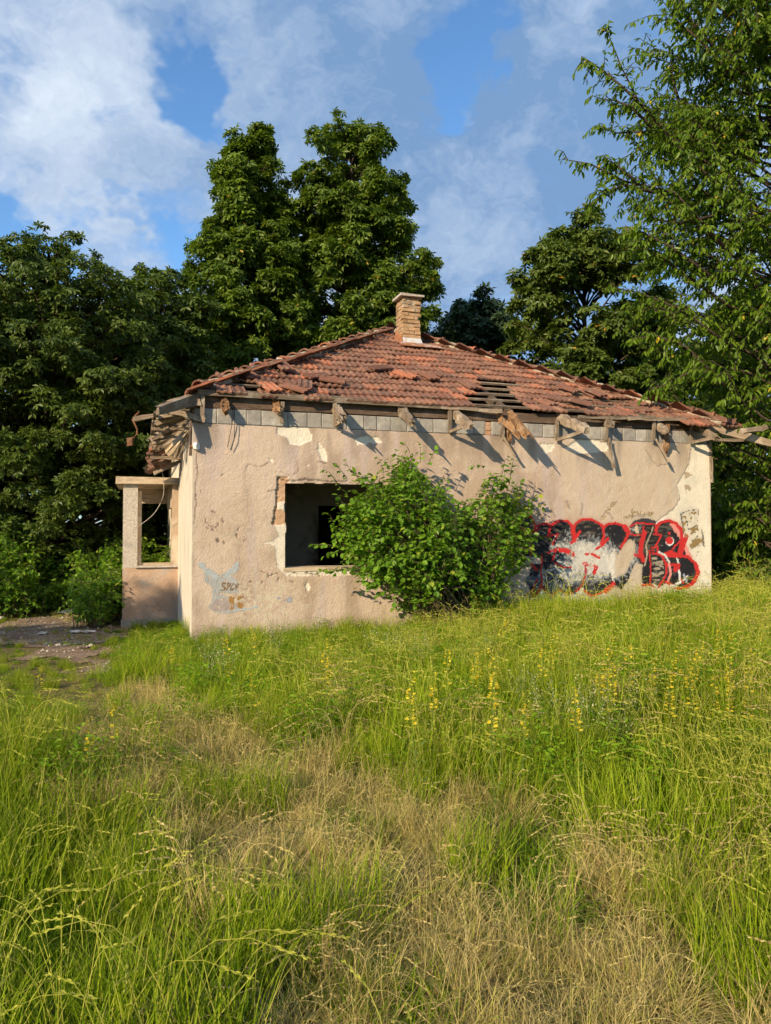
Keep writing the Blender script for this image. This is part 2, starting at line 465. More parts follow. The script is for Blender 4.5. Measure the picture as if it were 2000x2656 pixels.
# --- front wall skin: fine grid that carries the plaster colours and the recessed patches
RES = .0145
gx = np.linspace(0, LW, int(LW / RES) + 1); gz = np.linspace(-.3, ZW, int((ZW + .3) / RES) + 1)
WXg, WZg = np.meshgrid(gx, gz)
P2 = proj(to_world(np.stack([WXg, np.zeros_like(WXg), WZg], -1))); QX, QY = P2[..., 0], P2[..., 1]
n1 = fbm(WXg * 1.3, WZg * 1.3 + 5, 5); n2 = fbm(WXg * 6 + 3, WZg * 6, 5); n3 = fbm(WXg * 22, WZg * 22, 4)
streak = fbm(WXg * 5 + 11, WZg * .7 + 3, 4); spk = fbm(WXg * 60, WZg * 60, 2); spk2 = fbm(WXg * 40 + 7, WZg * 40 + 3, 2)
WQX = QX + (fbm(WXg * 9 + 1, WZg * 9, 4) - .5) * 26; WQY = QY + (fbm(WXg * 9 + 31, WZg * 9, 4) - .5) * 26
SQX = QX + (n3 - .5) * 7; SQY = QY + (fbm(WXg * 22 + 9, WZg * 22 + 4, 4) - .5) * 7


def lerp(c, col, a):
    return c * (1 - a[..., None]) + np.asarray(col, float) * a[..., None]


base = np.zeros(WXg.shape + (3,)) + np.array([.69, .550, .445])
base = lerp(base, (.545, .405, .310), sstep(.44, .62, n1) * .8)
base = lerp(base, (.70, .575, .45), sstep(.5, .7, n2) * .5)
base = lerp(base, (.62, .51, .47), sstep(.52, .66, streak) * .7)
base = lerp(base, (.40, .30, .23), sstep(.55, .72, fbm(WXg * 3 + 70, WZg * .9 + 8, 4)) * .6)
base = lerp(base, (.68, .575, .43), sstep(1400, 1640, QX) * .62)              # paler towards the right corner
base = lerp(base, (.36, .28, .215), sstep(2.35, 3.0, WZg) * sstep(.45, .68, fbm(WXg * 4 + 33, WZg * .55 + 4, 4)) * .75)   # rain streaks from the eave
# worn cream zone by the tag
worn = np.exp(-(((QX - 680) / 120) ** 2 + ((QY - 1560) / 75) ** 2)) + .8 * np.exp(-(((QX - 620) / 90) ** 2 + ((QY - 1380) / 60) ** 2)) * .5 + .9 * np.exp(-(((QX - 1600) / 260) ** 2 + ((QY - 1560) / 70) ** 2))
base = lerp(base, (.70, .62, .48), np.clip(worn, 0, 1) * sstep(.40, .58, n3 * .6 + spk * .4))
base = lerp(base, (.27, .215, .16), sstep(.35, -.1, WZg) * sstep(.4, .6, n2) * .7)   # splash dirt at the foot
rec = np.zeros_like(WXg)


def c4(*pts): return [(480 + x / 2.687, 1100 + y / 2.687) for x, y in pts]


CREAM = (.90, .83, .69)
patches = [c4((645, 20), (850, 20), (885, 70), (880, 115), (800, 150), (725, 135), (710, 95), (640, 60)),
           c4((925, 115), (975, 180), (992, 260), (960, 255), (930, 200)), c4((1175, 105), (1260, 80), (1330, 90), (1378, 130), (1300, 132), (1200, 142)),
           c4((580, 235), (606, 240), (612, 266), (596, 266)), c4((845, 275), (862, 280), (855, 292)), c4((840, 1105), (862, 1100), (875, 1135), (858, 1170), (845, 1160)),
           [(1465, 1160), (1500, 1140), (1545, 1141), (1590, 1150), (1572, 1170), (1500, 1176)],
           [(1400, 1150), (1440, 1150), (1432, 1170), (1412, 1176)]]
for pl in patches:
    m = in_poly(SQX, SQY, pl)
    base[m] = np.array(CREAM) * (.9 + .2 * n2[m][:, None]); rec[m] = .012
wr = [(1770, 1140), (1792, 1160), (1788, 1200), (1778, 1220), (1757, 1253), (1763, 1298), (1745, 1321), (1722, 1340), (1690, 1360), (1690, 1420), (1691, 1528), (1736, 1537), (1768, 1560), (1795, 1582), (1815, 1640), (1880, 1640), (1880, 1100), (1775, 1100)]
m = in_poly(SQX, SQY, wr) & ~in_poly(SQX, SQY, [(1760, 1100), (1800, 1140), (1792, 1165), (1760, 1165)])
base[m] = np.array((.86, .79, .655)) * (.88 + .24 * n2[m][:, None]); rec[m] = .010
m2 = m & in_poly(WQX, WQY, [(1778, 1225), (1800, 1235), (1798, 1270), (1780, 1275)]) & (n2 > .45); base[m2] = (.5, .4, .28)
pk = in_poly(SQX, SQY, c4((645, 365), (720, 365), (720, 702), (606, 702), (625, 590), (640, 450)))
base[pk] = np.array((.62, .40, .25)) * (.8 + .4 * n2[pk][:, None]); rec[pk] = .016 + .02 * n3[pk]
ws = in_poly(SQX, SQY, c4((625, 705), (720, 700), (720, 995), (1160, 995), (1160, 1050), (1020, 1055), (920, 1045), (860, 1060), (780, 1062), (690, 1048), (640, 985), (625, 850), (555, 826), (615, 812), (650, 780)))
ws |= in_poly(SQX, SQY, c4((640, 545), (700, 545), (690, 605), (650, 600)))
base[ws] = np.array((.82, .75, .63)) * (.9 + .2 * n2[ws][:, None]); rec[ws] = .008
# thin cracks and chips
for ln, w in ((c4((85, 130), (75, 260), (85, 330), (70, 450), (75, 560), (62, 700)), 1.6), (c4((855, 1010), (850, 1040), (930, 1045), (935, 1060)), 1.5), (c4((660, 375), (700, 395), (860, 385), (1000, 400), (1130, 398)), 2.0), (c4((580, 465), (640, 462)), 1.6), (c4((920, 265), (990, 268)), 1.5), (c4((590, 1060), (655, 1035)), 1.3)):
    a = dist_line(SQX, SQY, ln) < w; base[a] *= .42; rec[a] += .010
rs = np.random.default_rng(3)
for _ in range(8):
    x, y, a_ = rs.uniform(520, 1830), rs.uniform(1110, 1600), rs.uniform(-1.9, -1.2) * rs.choice([-1, 1]) + (rs.random() < .3) * 1.4; ln = [(x, y)]
    for _k in range(int(rs.uniform(5, 16))):
        a_ += rs.normal() * .5; a_ *= .97; ln.append((ln[-1][0] + 9 * math.cos(a_), ln[-1][1] + 9 * math.sin(a_)))
    a = dist_line(SQX, SQY, ln) < rs.uniform(.7, 1.1); base[a] *= .55; rec[a] += .006
for cx, cy, sx, sy, n in ((555, 1365, 18, 12, 9), (560, 1395, 34, 8, 6), (600, 1290, 30, 50, 3), (690, 1510, 60, 12, 7), (570, 1320, 50, 60, 3)):
    for _ in range(n):
        x, y = cx + rs.normal() * sx, cy + rs.normal() * sy; a_ = rs.random() * 3; l_ = 2 + rs.random() * 4
        a = dist_line(SQX, SQY, [(x - l_ * math.cos(a_), y - l_ * math.sin(a_)), (x + l_ * math.cos(a_), y + l_ * math.sin(a_))]) < 1.0 + rs.random() * 1.0
        base[a] = (.30, .23, .18); rec[a] += .008
# faint old tag lines above the big graffiti
for ln in ([(1362, 1285), (1360, 1330)], [(1350, 1310), (1385, 1312)], [(1398, 1330), (1408, 1318), (1416, 1330), (1406, 1342), (1398, 1330)], [(1430, 1320), (1440, 1340)], [(1470, 1300), (1478, 1320)], [(1510, 1305), (1508, 1335)], [(1560, 1340), (1600, 1300)], [(1580, 1330), (1590, 1345)], [(1620, 1340), (1690, 1335)], [(1640, 1320), (1640, 1345)]):
    a = (dist_line(SQX, SQY, ln) < 2.4); base[a] = base[a] * .62 + np.array((.03, .03, .03))
for ln in ([(1562, 1345), (1590, 1305)], [(1622, 1345), (1650, 1330), (1690, 1332)]):
    a = (dist_line(SQX, SQY, ln) < 5) & (spk > .5); base[a] = (.36, .26, .13)

# --- graffiti, drawn in the wall plane
G = np.zeros(WXg.shape + (3,)); GA = np.zeros_like(WXg)
S5 = 5.553
def g1(p): return [(1300 + x / S5, 1300 + y / S5) for x, y in p]
def g2(p): return [(1560 + x / S5, 1280 + y / S5) for x, y in p]
flake = .80 * np.exp(-(((QX - 1540) / 52) ** 2 + ((QY - 1440) / 42) ** 2)) + .50 * np.exp(-(((QX - 1490) / 70) ** 2 + ((QY - 1475) / 50) ** 2)) + .55 * np.exp(-(((QX - 1590) / 45) ** 2 + ((QY - 1470) / 40) ** 2)) + .7 * np.exp(-(((QX - 1640) / 16) ** 2 + ((QY - 1425) / 36) ** 2)) + .5 * np.exp(-(((QX - 1470) / 60) ** 2 + ((QY - 1410) / 26) ** 2)) + .3 * np.exp(-(((QX - 1440) / 60) ** 2 + ((QY - 1500) / 40) ** 2)) + .6 * np.exp(-(((QX - 1650) / 12) ** 2 + ((QY - 1372) / 12) ** 2))
keep = (.35 * spk + .20 * spk2 + .25 * n3 + .2 * n2) > (.27 + flake * .17)


def paint_fill(poly, col, k=None):
    m = in_poly(SQX, SQY, poly) & (keep if k is None else k)
    G[m] = np.asarray(col) if np.ndim(col) == 1 else col[m]; GA[m] = 1


def paint_line(pts, w, col, k=None, edge=.8):
    m = (dist_line(QX + (n3 - .5) * 3, QY + (spk2 - .5) * 2, pts) < w / 2 / S5 + edge * .4) & (keep if k is None else k)
    G[m] = col; GA[m] = 1


hatch = sstep(.48, .66, fbm(WXg * 9 + 2 + WZg * 2, WZg * 45 + 3, 4))
BLK = np.zeros_like(G) + np.array([.022, .022, .026]); BLK = lerp(BLK, (.13, .105, .08), hatch * .75 * sstep(.38, .6, fbm(WXg * 2.5 + 8, WZg * 2.5, 3))); BLK = lerp(BLK, (.10, .115, .14), sstep(1420, 1500, QY) * sstep(1560, 1500, QX) * sstep(.4, .6, n2))
fb = np.clip(flake * 1.15 + (n3 - .5) * 1.1 + (spk - .5) * .7 + (n2 - .5) * .6, 0, 1)
BLK = lerp(BLK, (.30, .32, .34), sstep(.32, .62, fb) * .75); BLK = lerp(BLK, (.64, .615, .555), sstep(.60, .96, fb) * .85)
RED = np.array([.56, .035, .035]); PINK = np.array([.72, .28, .25]); WHT = np.array([.80, .78, .76])
fills1 = [[(150, 350), (250, 200), (350, 190), (440, 260), (490, 360), (500, 450), (430, 800), (250, 800), (150, 600)],
          [(500, 340), (700, 330), (760, 300), (900, 270), (1000, 320), (1040, 400), (1060, 330), (1130, 280), (1250, 260), (1400, 310), (1470, 370), (1600, 320), (1700, 330), (1700, 600), (1560, 780), (1330, 720), (1100, 640), (1050, 790), (700, 780), (640, 820), (400, 800), (430, 600)],
          [(590, 780), (1050, 780), (1200, 850), (1220, 1050), (1160, 1220), (1080, 1300), (950, 1350), (840, 1290), (700, 1350), (610, 1290), (585, 1100)],
          [(1160, 1220), (1220, 1080), (1400, 1000), (1530, 1000), (1600, 1170), (1500, 1300), (1350, 1360), (1230, 1340)],
          [(1050, 700), (1300, 700), (1500, 800), (1600, 1150), (1200, 1100)],
          [(430, 1320), (520, 1100), (580, 1120), (580, 1250), (520, 1370), (450, 1380)], [(350, 1150), (470, 900), (580, 900), (570, 1120), (430, 1300)]]
for p in fills1: paint_fill(g1(p), BLK)
paint_fill(g2([(30, 480), (200, 430), (330, 470), (400, 540), (520, 430), (640, 400), (780, 430), (860, 390), (980, 390), (1100, 450), (1170, 560), (1150, 680), (1250, 880), (1380, 1000), (1410, 1120), (1350, 1280), (1200, 1380), (1050, 1360), (930, 1280), (830, 1360), (740, 1340), (640, 1320), (580, 1290), (580, 1080), (620, 1030), (480, 1000), (380, 1250), (290, 1380), (180, 1320), (180, 1230), (350, 1150), (420, 1000), (480, 900), (480, 700), (400, 650), (280, 780), (250, 900), (100, 650), (40, 650)]), BLK)
for p in ([(420, 480), (500, 400), (620, 375), (740, 400), (790, 440)],): paint_line(g2(p), 46, (.05, .055, .065))
paint_fill(g2([(470, 480), (520, 460), (540, 580), (490, 570)]), (.62, .50, .36)); paint_fill(g2([(720, 890), (860, 890), (900, 1000), (900, 1200), (760, 1300), (725, 1250)]), lerp(BLK, (.42, .36, .27), hatch * .9))
paint_fill(g2([(980, 425), (1080, 440), (1165, 600), (1140, 660), (1060, 560)]), PINK); paint_fill(g2([(1160, 690), (1205, 715), (1330, 925), (1230, 885)]), PINK)
red1 = [([(270, 190), (340, 185), (430, 230), (480, 330), (495, 430)], 26), ([(150, 330), (230, 360), (190, 420), (220, 510)], 42), ([(230, 380), (330, 420), (440, 440), (540, 400)], 20), ([(500, 370), (560, 330), (640, 320), (710, 345)], 22),
        ([(680, 490), (700, 380), (760, 310), (860, 275), (950, 285), (1010, 340), (1040, 430), (1050, 560), (1010, 600)], 26), ([(1030, 420), (1060, 560)], 50), ([(1045, 380), (1080, 310), (1170, 260), (1280, 255), (1400, 310), (1470, 370), (1480, 500), (1440, 610)], 26),
        ([(1060, 540), (1130, 440)], 30), ([(650, 510), (720, 500), (810, 470), (740, 620)], 18), ([(680, 740), (790, 690), (740, 860)], 20), ([(840, 700), (960, 720), (1030, 765)], 50), ([(1370, 690), (1450, 630), (1540, 545)], 26), ([(1470, 370), (1560, 320), (1670, 320)], 22),
        ([(1220, 760), (1310, 760), (1420, 820)], 26), ([(1200, 900), (1300, 920), (1370, 950), (1340, 1030)], 40), ([(580, 780), (578, 1000), (590, 1230), (650, 1320), (740, 1345), (840, 1275), (950, 1350), (1080, 1295), (1160, 1215), (1220, 1040), (1215, 920)], 18),
        ([(1190, 1290), (1300, 1370), (1450, 1320), (1600, 1180)], 22), ([(1500, 1300), (1610, 1190)], 42), ([(430, 900), (510, 990)], 22), ([(520, 1120), (450, 1290), (350, 1350)], 14), ([(430, 1300), (470, 1380), (560, 1270), (580, 1200)], 28), ([(780, 890), (880, 950), (1000, 960)], 20), ([(430, 600), (420, 780)], 10)]
red2 = [([(20, 500), (90, 440), (200, 425), (320, 460), (390, 520), (370, 620), (280, 780)], 26), ([(330, 470), (390, 570)], 50), ([(10, 740), (90, 650)], 30), ([(410, 480), (500, 425), (600, 430), (760, 440)], 16), ([(400, 580), (500, 600), (590, 590), (610, 480)], 16), ([(620, 560), (580, 700), (560, 850), (600, 960)], 50),
        ([(480, 880), (600, 930)], 30), ([(790, 560), (800, 460), (870, 410), (970, 385), (1080, 430), (1150, 520), (1170, 640), (1120, 880)], 36), ([(1130, 880), (1180, 720), (1220, 620)], 62), ([(1030, 800), (1140, 680)], 20), ([(985, 572), (985, 580)], 26), ([(750, 590), (870, 590), (830, 680), (780, 760)], 16), ([(730, 780), (820, 770), (810, 850)], 18), ([(690, 830), (760, 820)], 14),
        ([(690, 830), (710, 1100), (700, 1280)], 14), ([(740, 860), (860, 880), (930, 1000), (940, 1150), (900, 1230), (820, 1360), (720, 1320)], 22), ([(930, 880), (1000, 850), (1080, 890)], 50), ([(900, 890), (1250, 910), (1360, 1010), (1400, 1130), (1350, 1260), (1230, 1360), (1100, 1370), (930, 1270)], 32), ([(1360, 1010), (1390, 1150), (1300, 1310), (1150, 1370)], 36),
        ([(930, 1025), (1120, 1025), (1060, 1120), (1050, 1040)], 26), ([(1110, 1050), (1130, 1200), (1180, 1290)], 16), ([(590, 1320), (700, 1310)], 26)]
for p, w in (([(560, 340), (505, 380)], 8), ([(700, 380), (685, 470)], 9), ([(1062, 330), (1100, 300)], 10), ([(585, 1010), (600, 1240), (660, 1330)], 8), ([(775, 500), (750, 580)], 8)): paint_line(g1(p), w + 4, WHT * .85)
for p, w in red1: paint_line(g1(p), w * 1.3, RED * (.8 if w < 22 else 1))
for p, w in red2: paint_line(g2(p), w * 1.25, RED)
m = np.hypot(QX - 1560 - 990 / S5, QY - 1280 - 690 / S5) < 11; G[m] = WHT; m = np.hypot(QX - 1560 - 985 / S5, QY - 1280 - 680 / S5) < 10; G[m] = RED
for p, w, c in (([(970, 1000), (1000, 1150), (960, 1260)], 30, PINK * 1.05), ([(830, 840), (920, 890), (980, 990)], 22, WHT * .85), ([(1090, 940), (1110, 1000)], 22, WHT), ([(1120, 1110), (1140, 1280), (1080, 1300)], 28, WHT), ([(1000, 1320), (1080, 1340)], 20, WHT), ([(740, 1300), (800, 1345)], 16, WHT), ([(790, 430), (870, 378), (950, 365)], 14, WHT), ([(1190, 1170), (1230, 1260)], 30, (.35, .4, .5)), ([(1180, 1250), (1250, 1180)], 14, WHT), ([(1190, 560), (1185, 620)], 12, WHT)): paint_line(g2(p), w, np.asarray(c))
for p, w, c in (([(1150, 290), (1280, 240), (1400, 230)], 14, (.12, .11, .10)), ([(1150, 290), (1170, 420), (1190, 570)], 16, (.12, .11, .1)), ([(1400, 230), (1395, 400)], 12, (.15, .12, .1)), ([(1230, 400), (1380, 410)], 12, (.12, .11, .1)), ([(1235, 410), (1260, 520), (1390, 450)], 10, (.14, .12, .1)), ([(1450, 520), (1480, 780)], 18, (.13, .12, .11)), ([(1300, 790), (1480, 730)], 10, (.14, .12, .1)), ([(1390, 450), (1400, 540), (1290, 580), (1280, 640), (1330, 690), (1400, 600)], 9, (.15, .13, .1)), ([(1400, 820), (1390, 880), (1340, 920)], 7, (.2, .18, .16))): paint_line(g2(p), w, np.asarray(c), k=spk > .25)
for p in ([(1165, 310), (1240, 330), (1215, 560), (1180, 560)], [(1225, 560), (1390, 450), (1397, 500), (1270, 620), (1210, 650)], [(1270, 740), (1430, 600), (1470, 700), (1290, 790)], [(1250, 270), (1390, 250), (1380, 370), (1280, 380)]):
    paint_fill(g2(p), (.30, .205, .085), k=(n3 > .42) if p[0][0] != 1250 else (spk2 > .58))
for p, w in (([(1170, 1520), (1280, 1450)], 34), ([(1340, 1540), (1360, 1440)], 44), ([(1280, 1450), (1290, 1500)], 30)): paint_line(g2(p), w, np.array((.28, .29, .30)), k=n3 > .45)
for p, w in (([(1440, 1130), (1470, 1150)], 34), ([(1500, 1270), (1540, 1300)], 36)): paint_line(g2(p), w, np.array((.46, .55, .60)), k=(n3 > .5))
wash = (in_poly(WQX, WQY, g1([(560, 560), (1000, 560), (1500, 560), (1640, 620), (1640, 1150), (1500, 1330), (1250, 1380), (950, 1400), (600, 1380), (520, 1300), (480, 1000)])) & (GA < .5) & ((.5 * spk2 + .5 * n2) > .40))
G[wash] = np.array((.66, .63, .565)) * (.85 + .3 * n3[wash][:, None]); GA[wash] = 1
wash2 = in_poly(WQX, WQY, g1([(440, 1200), (1500, 1330), (1640, 1444), (1300, 1560), (600, 1560), (380, 1444)])) & (GA < .5) & (n3 > .44)
G[wash2] = np.array((.47, .47, .465)) * (.85 + .3 * n3[wash2][:, None]); GA[wash2] = 1
crk = dist_line(QX, QY, g2([(745, 480), (720, 560), (680, 640), (640, 750), (655, 830), (655, 900), (620, 1040)])) < 1.5; GA[crk] = 0; base[crk] = (.7, .6, .45)
# the old blue-grey tag with lettering
T = np.zeros_like(G); TA = np.zeros_like(GA); tk = (.5 * n3 + .5 * spk) > .36
tagpoly = c4((120, 975), (150, 985), (240, 1055), (300, 1040), (355, 962), (372, 1000), (335, 1060), (372, 1095), (370, 1170), (240, 1175), (330, 1205), (395, 1300), (300, 1320), (170, 1290), (190, 1215), (180, 1115), (130, 1085))
m = in_poly(WQX * .5 + SQX * .5, WQY * .5 + SQY * .5, tagpoly) & tk; T[m] = np.array((.40, .405, .40)) * (.85 + .3 * n2[m][:, None]); TA[m] = 1
def g3(p): return [(500 + x / S5, 1440 + y / S5) for x, y in p]
m = in_poly(SQX, SQY, g3([(240, 740), (330, 640), (520, 600), (530, 800), (290, 800)])) & tk; T[m] = np.array((.38, .32, .30)) * (.8 + .4 * n3[m][:, None]); TA[m] = 1
for p in ([(525, 590), (605, 590), (605, 790), (540, 800)], [(640, 580), (740, 575), (720, 620), (650, 660)], [(640, 690), (725, 670), (720, 760), (635, 775)]):
    m = in_poly(SQX, SQY, g3(p)) & (n3 > .32); T[m] = np.array((.36, .20, .07)); TA[m] = 1
for p in ([(120, 130), (220, 230), (320, 310)], [(640, 120), (590, 200), (480, 290)]): m = (dist_line(SQX, SQY, g3(p)) < 7) & tk; T[m] = (.42, .46, .48); TA[m] = 1
for p in ([(600, 790), (750, 780), (920, 745)],): m = (dist_line(SQX, SQY, g3(p)) < 3) & tk; T[m] = (.42, .48, .52); TA[m] = 1
for x, y, r in ((1240, 630, 7), (1390, 640, 9), (1310, 630, 5)): m = (np.hypot(QX - 500 - x / S5, QY - 1440 - y / S5) < r) & (n3 > .47); T[m] = (.36, .37, .44); TA[m] = 1
for p in ([(470, 405), (425, 408), (425, 440), (465, 470), (458, 498), (395, 503)], [(508, 400), (490, 500)], [(503, 408), (542, 415), (535, 445), (500, 455)], [(590, 408), (555, 450), (545, 495), (590, 488)], [(608, 420), (630, 452), (662, 405)], [(632, 450), (618, 502)]):
    m = dist_line(QX, QY, g3(p)) < 1.7; T[m] = (.20, .12, .06); TA[m] = 1

bc = G * GA[..., None]; ba = GA.copy()
for _ in range(3):
    for dy, dx in ((0, 1), (0, -1), (1, 0), (-1, 0), (0, 2), (2, 0), (0, -2), (-2, 0)):
        bc = bc * .8 + np.roll(bc, (dy, dx), (0, 1)) * .2; ba = ba * .8 + np.roll(ba, (dy, dx), (0, 1)) * .2
base = lerp(base, 0, np.clip(ba, 0, 1) * .55) + bc * .55        # overspray
# window hole, ragged by a hair
hx = WXg + (n2 - .5) * .03; hz = WZg + (n2 - .5) * .03
hole_v = (hx > WX0) & (hx < WX1) & (hz > WZ0) & (hz < WZ1)
relief = (fbm(WXg * 7, WZg * 7 + 2, 4) - .5) * .008 + (n1 - .5) * .018
edge_ = sstep(0, .3, WXg) * sstep(0, .3, LW - WXg)
Yg = (rec - relief) * edge_ - .004 * (1 - edge_)
ncol = len(gx); ii = np.arange(len(gz) - 1)[:, None] * ncol + np.arange(ncol - 1)[None]
Q = np.stack([ii, ii + 1, ii + ncol + 1, ii + ncol], -1).reshape(-1, 4)
hf = hole_v.ravel()
Q = Q[hf[Q].sum(1) < 3]


def wall_mesh(name, Q, Y, col, mat):
    used, inv = np.unique(Q, return_inverse=True)
    V = np.stack([WXg.ravel(), Y.ravel(), WZg.ravel()], -1)[used]
    me = new_mesh(name, V, [inv.reshape(-1, 4)])
    at = me.color_attributes.new('paint', 'FLOAT_COLOR', 'POINT')
    c = np.ones((len(used), 4), np.float32); c[:, :3] = np.clip(col.reshape(-1, 3)[used] * (.80 if name == 'front_wall' else .92), .01, .9); at.data.foreach_set('color', c.ravel())
    return link(name, me, mat, HOUSE, smooth=True)


tag(wall_mesh('front_wall', Q, Yg, base, M['plaster']), 'weathered pink-beige plaster front wall with peeled cream patches')
for nm, col, al, lab in (('graffiti', G, GA, 'black and red bubble-letter graffiti on the right of the wall'), ('graffiti', T, TA, 'faded blue-grey and brown graffiti tag reading SPCY')):
    af = al.ravel() > .5; q = Q[af[Q].sum(1) >= 3]
    fill = np.where((al > .5)[..., None], col, 0)
    # vertices on the rim take the colour of a painted neighbour
    acc = fill.copy(); cnt = (al > .5).astype(float)
    for dy, dx in ((0, 1), (0, -1), (1, 0), (-1, 0)):
        acc += np.roll(fill, (dy, dx), (0, 1)); cnt += np.roll((al > .5), (dy, dx), (0, 1))
    colr = np.where((al > .5)[..., None], col, acc / np.maximum(cnt, 1)[..., None])
    tag(wall_mesh(nm, q, Yg - .0035, colr, M['paint']), lab)

# --- wall bodies behind the skin
def part(name, mat, boxes, parent=HOUSE, jit=0.0, label=None):
    b = MB()
    for p, q in boxes: b.box(p, q, jit)
    o = b.build(name, mat, parent)
    if label: o['label'] = label
    return o


yb = .07
part('wall_core', M['interior'], [((.31, yb, -.3), (WX0, .30, ZW - .01)), ((WX1, yb, -.3), (LW - .31, .30, ZW - .01)), ((WX0, yb, -.3), (WX1, .30, WZ0)), ((WX0, yb, WZ1), (WX1, .30, ZW - .01))])
# side and back walls
part('side_wall', M['white_peel'], [((-.012, .071, -.4), (.30, LW, ZW)), ((-.012, -.006, -.4), (-.0005, .0705, ZW))], label='white side wall with peeling paint next to the porch')
part('side_wall', M['plaster_plain'], [((LW - .30, .071, -.3), (LW + .012, LW, ZW)), ((LW + .0005, -.006, -.3), (LW + .012, .0705, ZW))])
part('back_wall', M['plaster_plain'], [((.31, LW - .3, -.3), (LW - .31, LW + .01, ZW))])
part('window_jamb', M['pink_brick'], [((WX0 - .02, .06, WZ0 + .62), (WX0 + .004, .2, WZ1 - .05))], jit=.006)
part('window_sill', M['slab'], [((WX0 - .02, -.004, WZ0 - .035), (WX1 + .02, .31, WZ0 + .012))], jit=.004)
# rooms behind the window
d0 = at_y(826, 1400, 3.4); d1 = at_y(900, 1312, 3.4)
DX0 = float(d0[0]); DZ1 = float(d1[2])
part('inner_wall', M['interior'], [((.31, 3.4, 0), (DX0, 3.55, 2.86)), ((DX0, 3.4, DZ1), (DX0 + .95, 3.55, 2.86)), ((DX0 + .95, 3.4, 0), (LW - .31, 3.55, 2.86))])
part('floor', M['rubble'], [((.31, .31, -.05), (LW - .31, LW - .31, .02))])
part('ceiling', M['interior'], [((.31, .31, 2.865), (LW - .31, LW - .31, 2.93))])
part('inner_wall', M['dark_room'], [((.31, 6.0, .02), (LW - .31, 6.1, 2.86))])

# --- wooden beams
def beam(name, p0, p1, w, h, mat, parent=HOUSE, rot=0.0, jit=.006, rag=0.0, seg=5, taper=1.0, seed=None, bow=0.0):
    r = np.random.default_rng(seed if seed is not None else int(abs(hash((round(float(p0[0]), 3), round(float(p0[1]), 3), round(float(p0[2]), 3), round(float(p1[0]), 3)))) % 99991))
    p0 = np.asarray(p0, float); p1 = np.asarray(p1, float); L_ = np.linalg.norm(p1 - p0); x = (p1 - p0) / L_
    up = np.array([0, 0, 1.0]) if abs(x[2]) < .95 else np.array([0, 1.0, 0])
    y = np.cross(up, x); y /= np.linalg.norm(y); z = np.cross(x, y)
    if rot: y, z = y * math.cos(rot) + z * math.sin(rot), z * math.cos(rot) - y * math.sin(rot)
    k = 8; prof = np.array([[-1, -.9], [-.92, -1], [.92, -1], [1, -.9], [1, .9], [.92, 1], [-.92, 1], [-1, .9]]) * .5
    V = []
    for i in range(seg + 1):
        t = i / seg; s = 1 + (taper - 1) * t
        pr = prof * np.array([w, h]) * s + r.normal(0, jit, (k, 2))
        xx = np.full(k, t * L_)
        if rag and i == seg: xx = xx + r.uniform(-rag, rag * .3, k); pr = pr * .75
        b_ = bow * math.sin(math.pi * t)
        V.append(np.stack([xx, pr[:, 0], pr[:, 1] - b_], -1))
    V = np.concatenate(V); q = []
    for i in range(seg):
        for j in range(k): q.append([i * k + j, i * k + (j + 1) % k, (i + 1) * k + (j + 1) % k, (i + 1) * k + j])
    me = new_mesh(name, V, [np.array(q), np.array([np.arange(k)[::-1], seg * k + np.arange(k)])])
    mtx = Matrix(((x[0], y[0], z[0], p0[0]), (x[1], y[1], z[1], p0[1]), (x[2], y[2], z[2], p0[2]), (0, 0, 0, 1)))
    return link(name, me, mat, parent, mtx)


# --- concrete block course under the roof: each block is a part
def block(name, a, b, mat, parent=HOUSE, r=RNG, bev=.008, sub=.002):
    a = np.array(a, float); b = np.array(b, float); c = (a + b) / 2; h = (b - a) / 2
    V = []; f = []
    for s in (-1, 1):
        for (i, j) in ((-1, -1), (1, -1), (1, 1), (-1, 1)):
            pass
    # box with chamfered front edges: front face inset
    fx, fz = h[0] - bev, h[2] - bev
    V = [[-h[0], h[1], -h[2]], [h[0], h[1], -h[2]], [h[0], h[1], h[2]], [-h[0], h[1], h[2]],
         [-h[0], -h[1] + bev, -h[2]], [h[0], -h[1] + bev, -h[2]], [h[0], -h[1] + bev, h[2]], [-h[0], -h[1] + bev, h[2]],
         [-fx, -h[1], -fz], [fx, -h[1], -fz], [fx, -h[1], fz], [-fx, -h[1], fz]]
    V = np.array(V) + c + r.normal(0, sub, (12, 3))
    f = [[1, 0, 3, 2], [0, 1, 5, 4], [1, 2, 6, 5], [2, 3, 7, 6], [3, 0, 4, 7], [4, 5, 9, 8], [5, 6, 10, 9], [6, 7, 11, 10], [7, 4, 8, 11], [8, 9, 10, 11]]
    return link(name, new_mesh(name, V, [np.array(f)]), mat, parent)


rb = np.random.default_rng(12)
x = .03
bk = float(at_y(1283, 1130, 0.0)[0])
while x < LW - .05:
    w = rb.choice([.205, .215, .27, .29, .38]) if x < bk else rb.choice([.205, .21, .22, .26])
    w = min(w, LW - .02 - x)
    if abs(x - bk) < .16 and x < bk + .05:
        for k in range(3): block('brick', (x + .004, .02 + rb.normal() * .006, ZW + .004 + k * .072), (x + .10, .14, ZW + .068 + k * .072), M['pink_brick'])
        x += .11; bk = -9; continue
    if w > .08: block('concrete_block', (x + .005, .014 + rb.normal() * .004, ZW + .008), (x + w - .005, .19, ZB - .004), M['concrete'])
    x += w
part('mortar_bed', M['mortar'], [((.02, .03, ZW - .012), (LW - .02, .18, ZB - .012))])
part('mortar_bed', M['mortar'], [((.02, .2, ZW), (.2, LW - .2, ZB)), ((LW - .2, .2, ZW), (LW - .02, LW - .2, ZB)), ((.02, LW - .2, ZW), (LW - .02, LW - .02, ZB))])
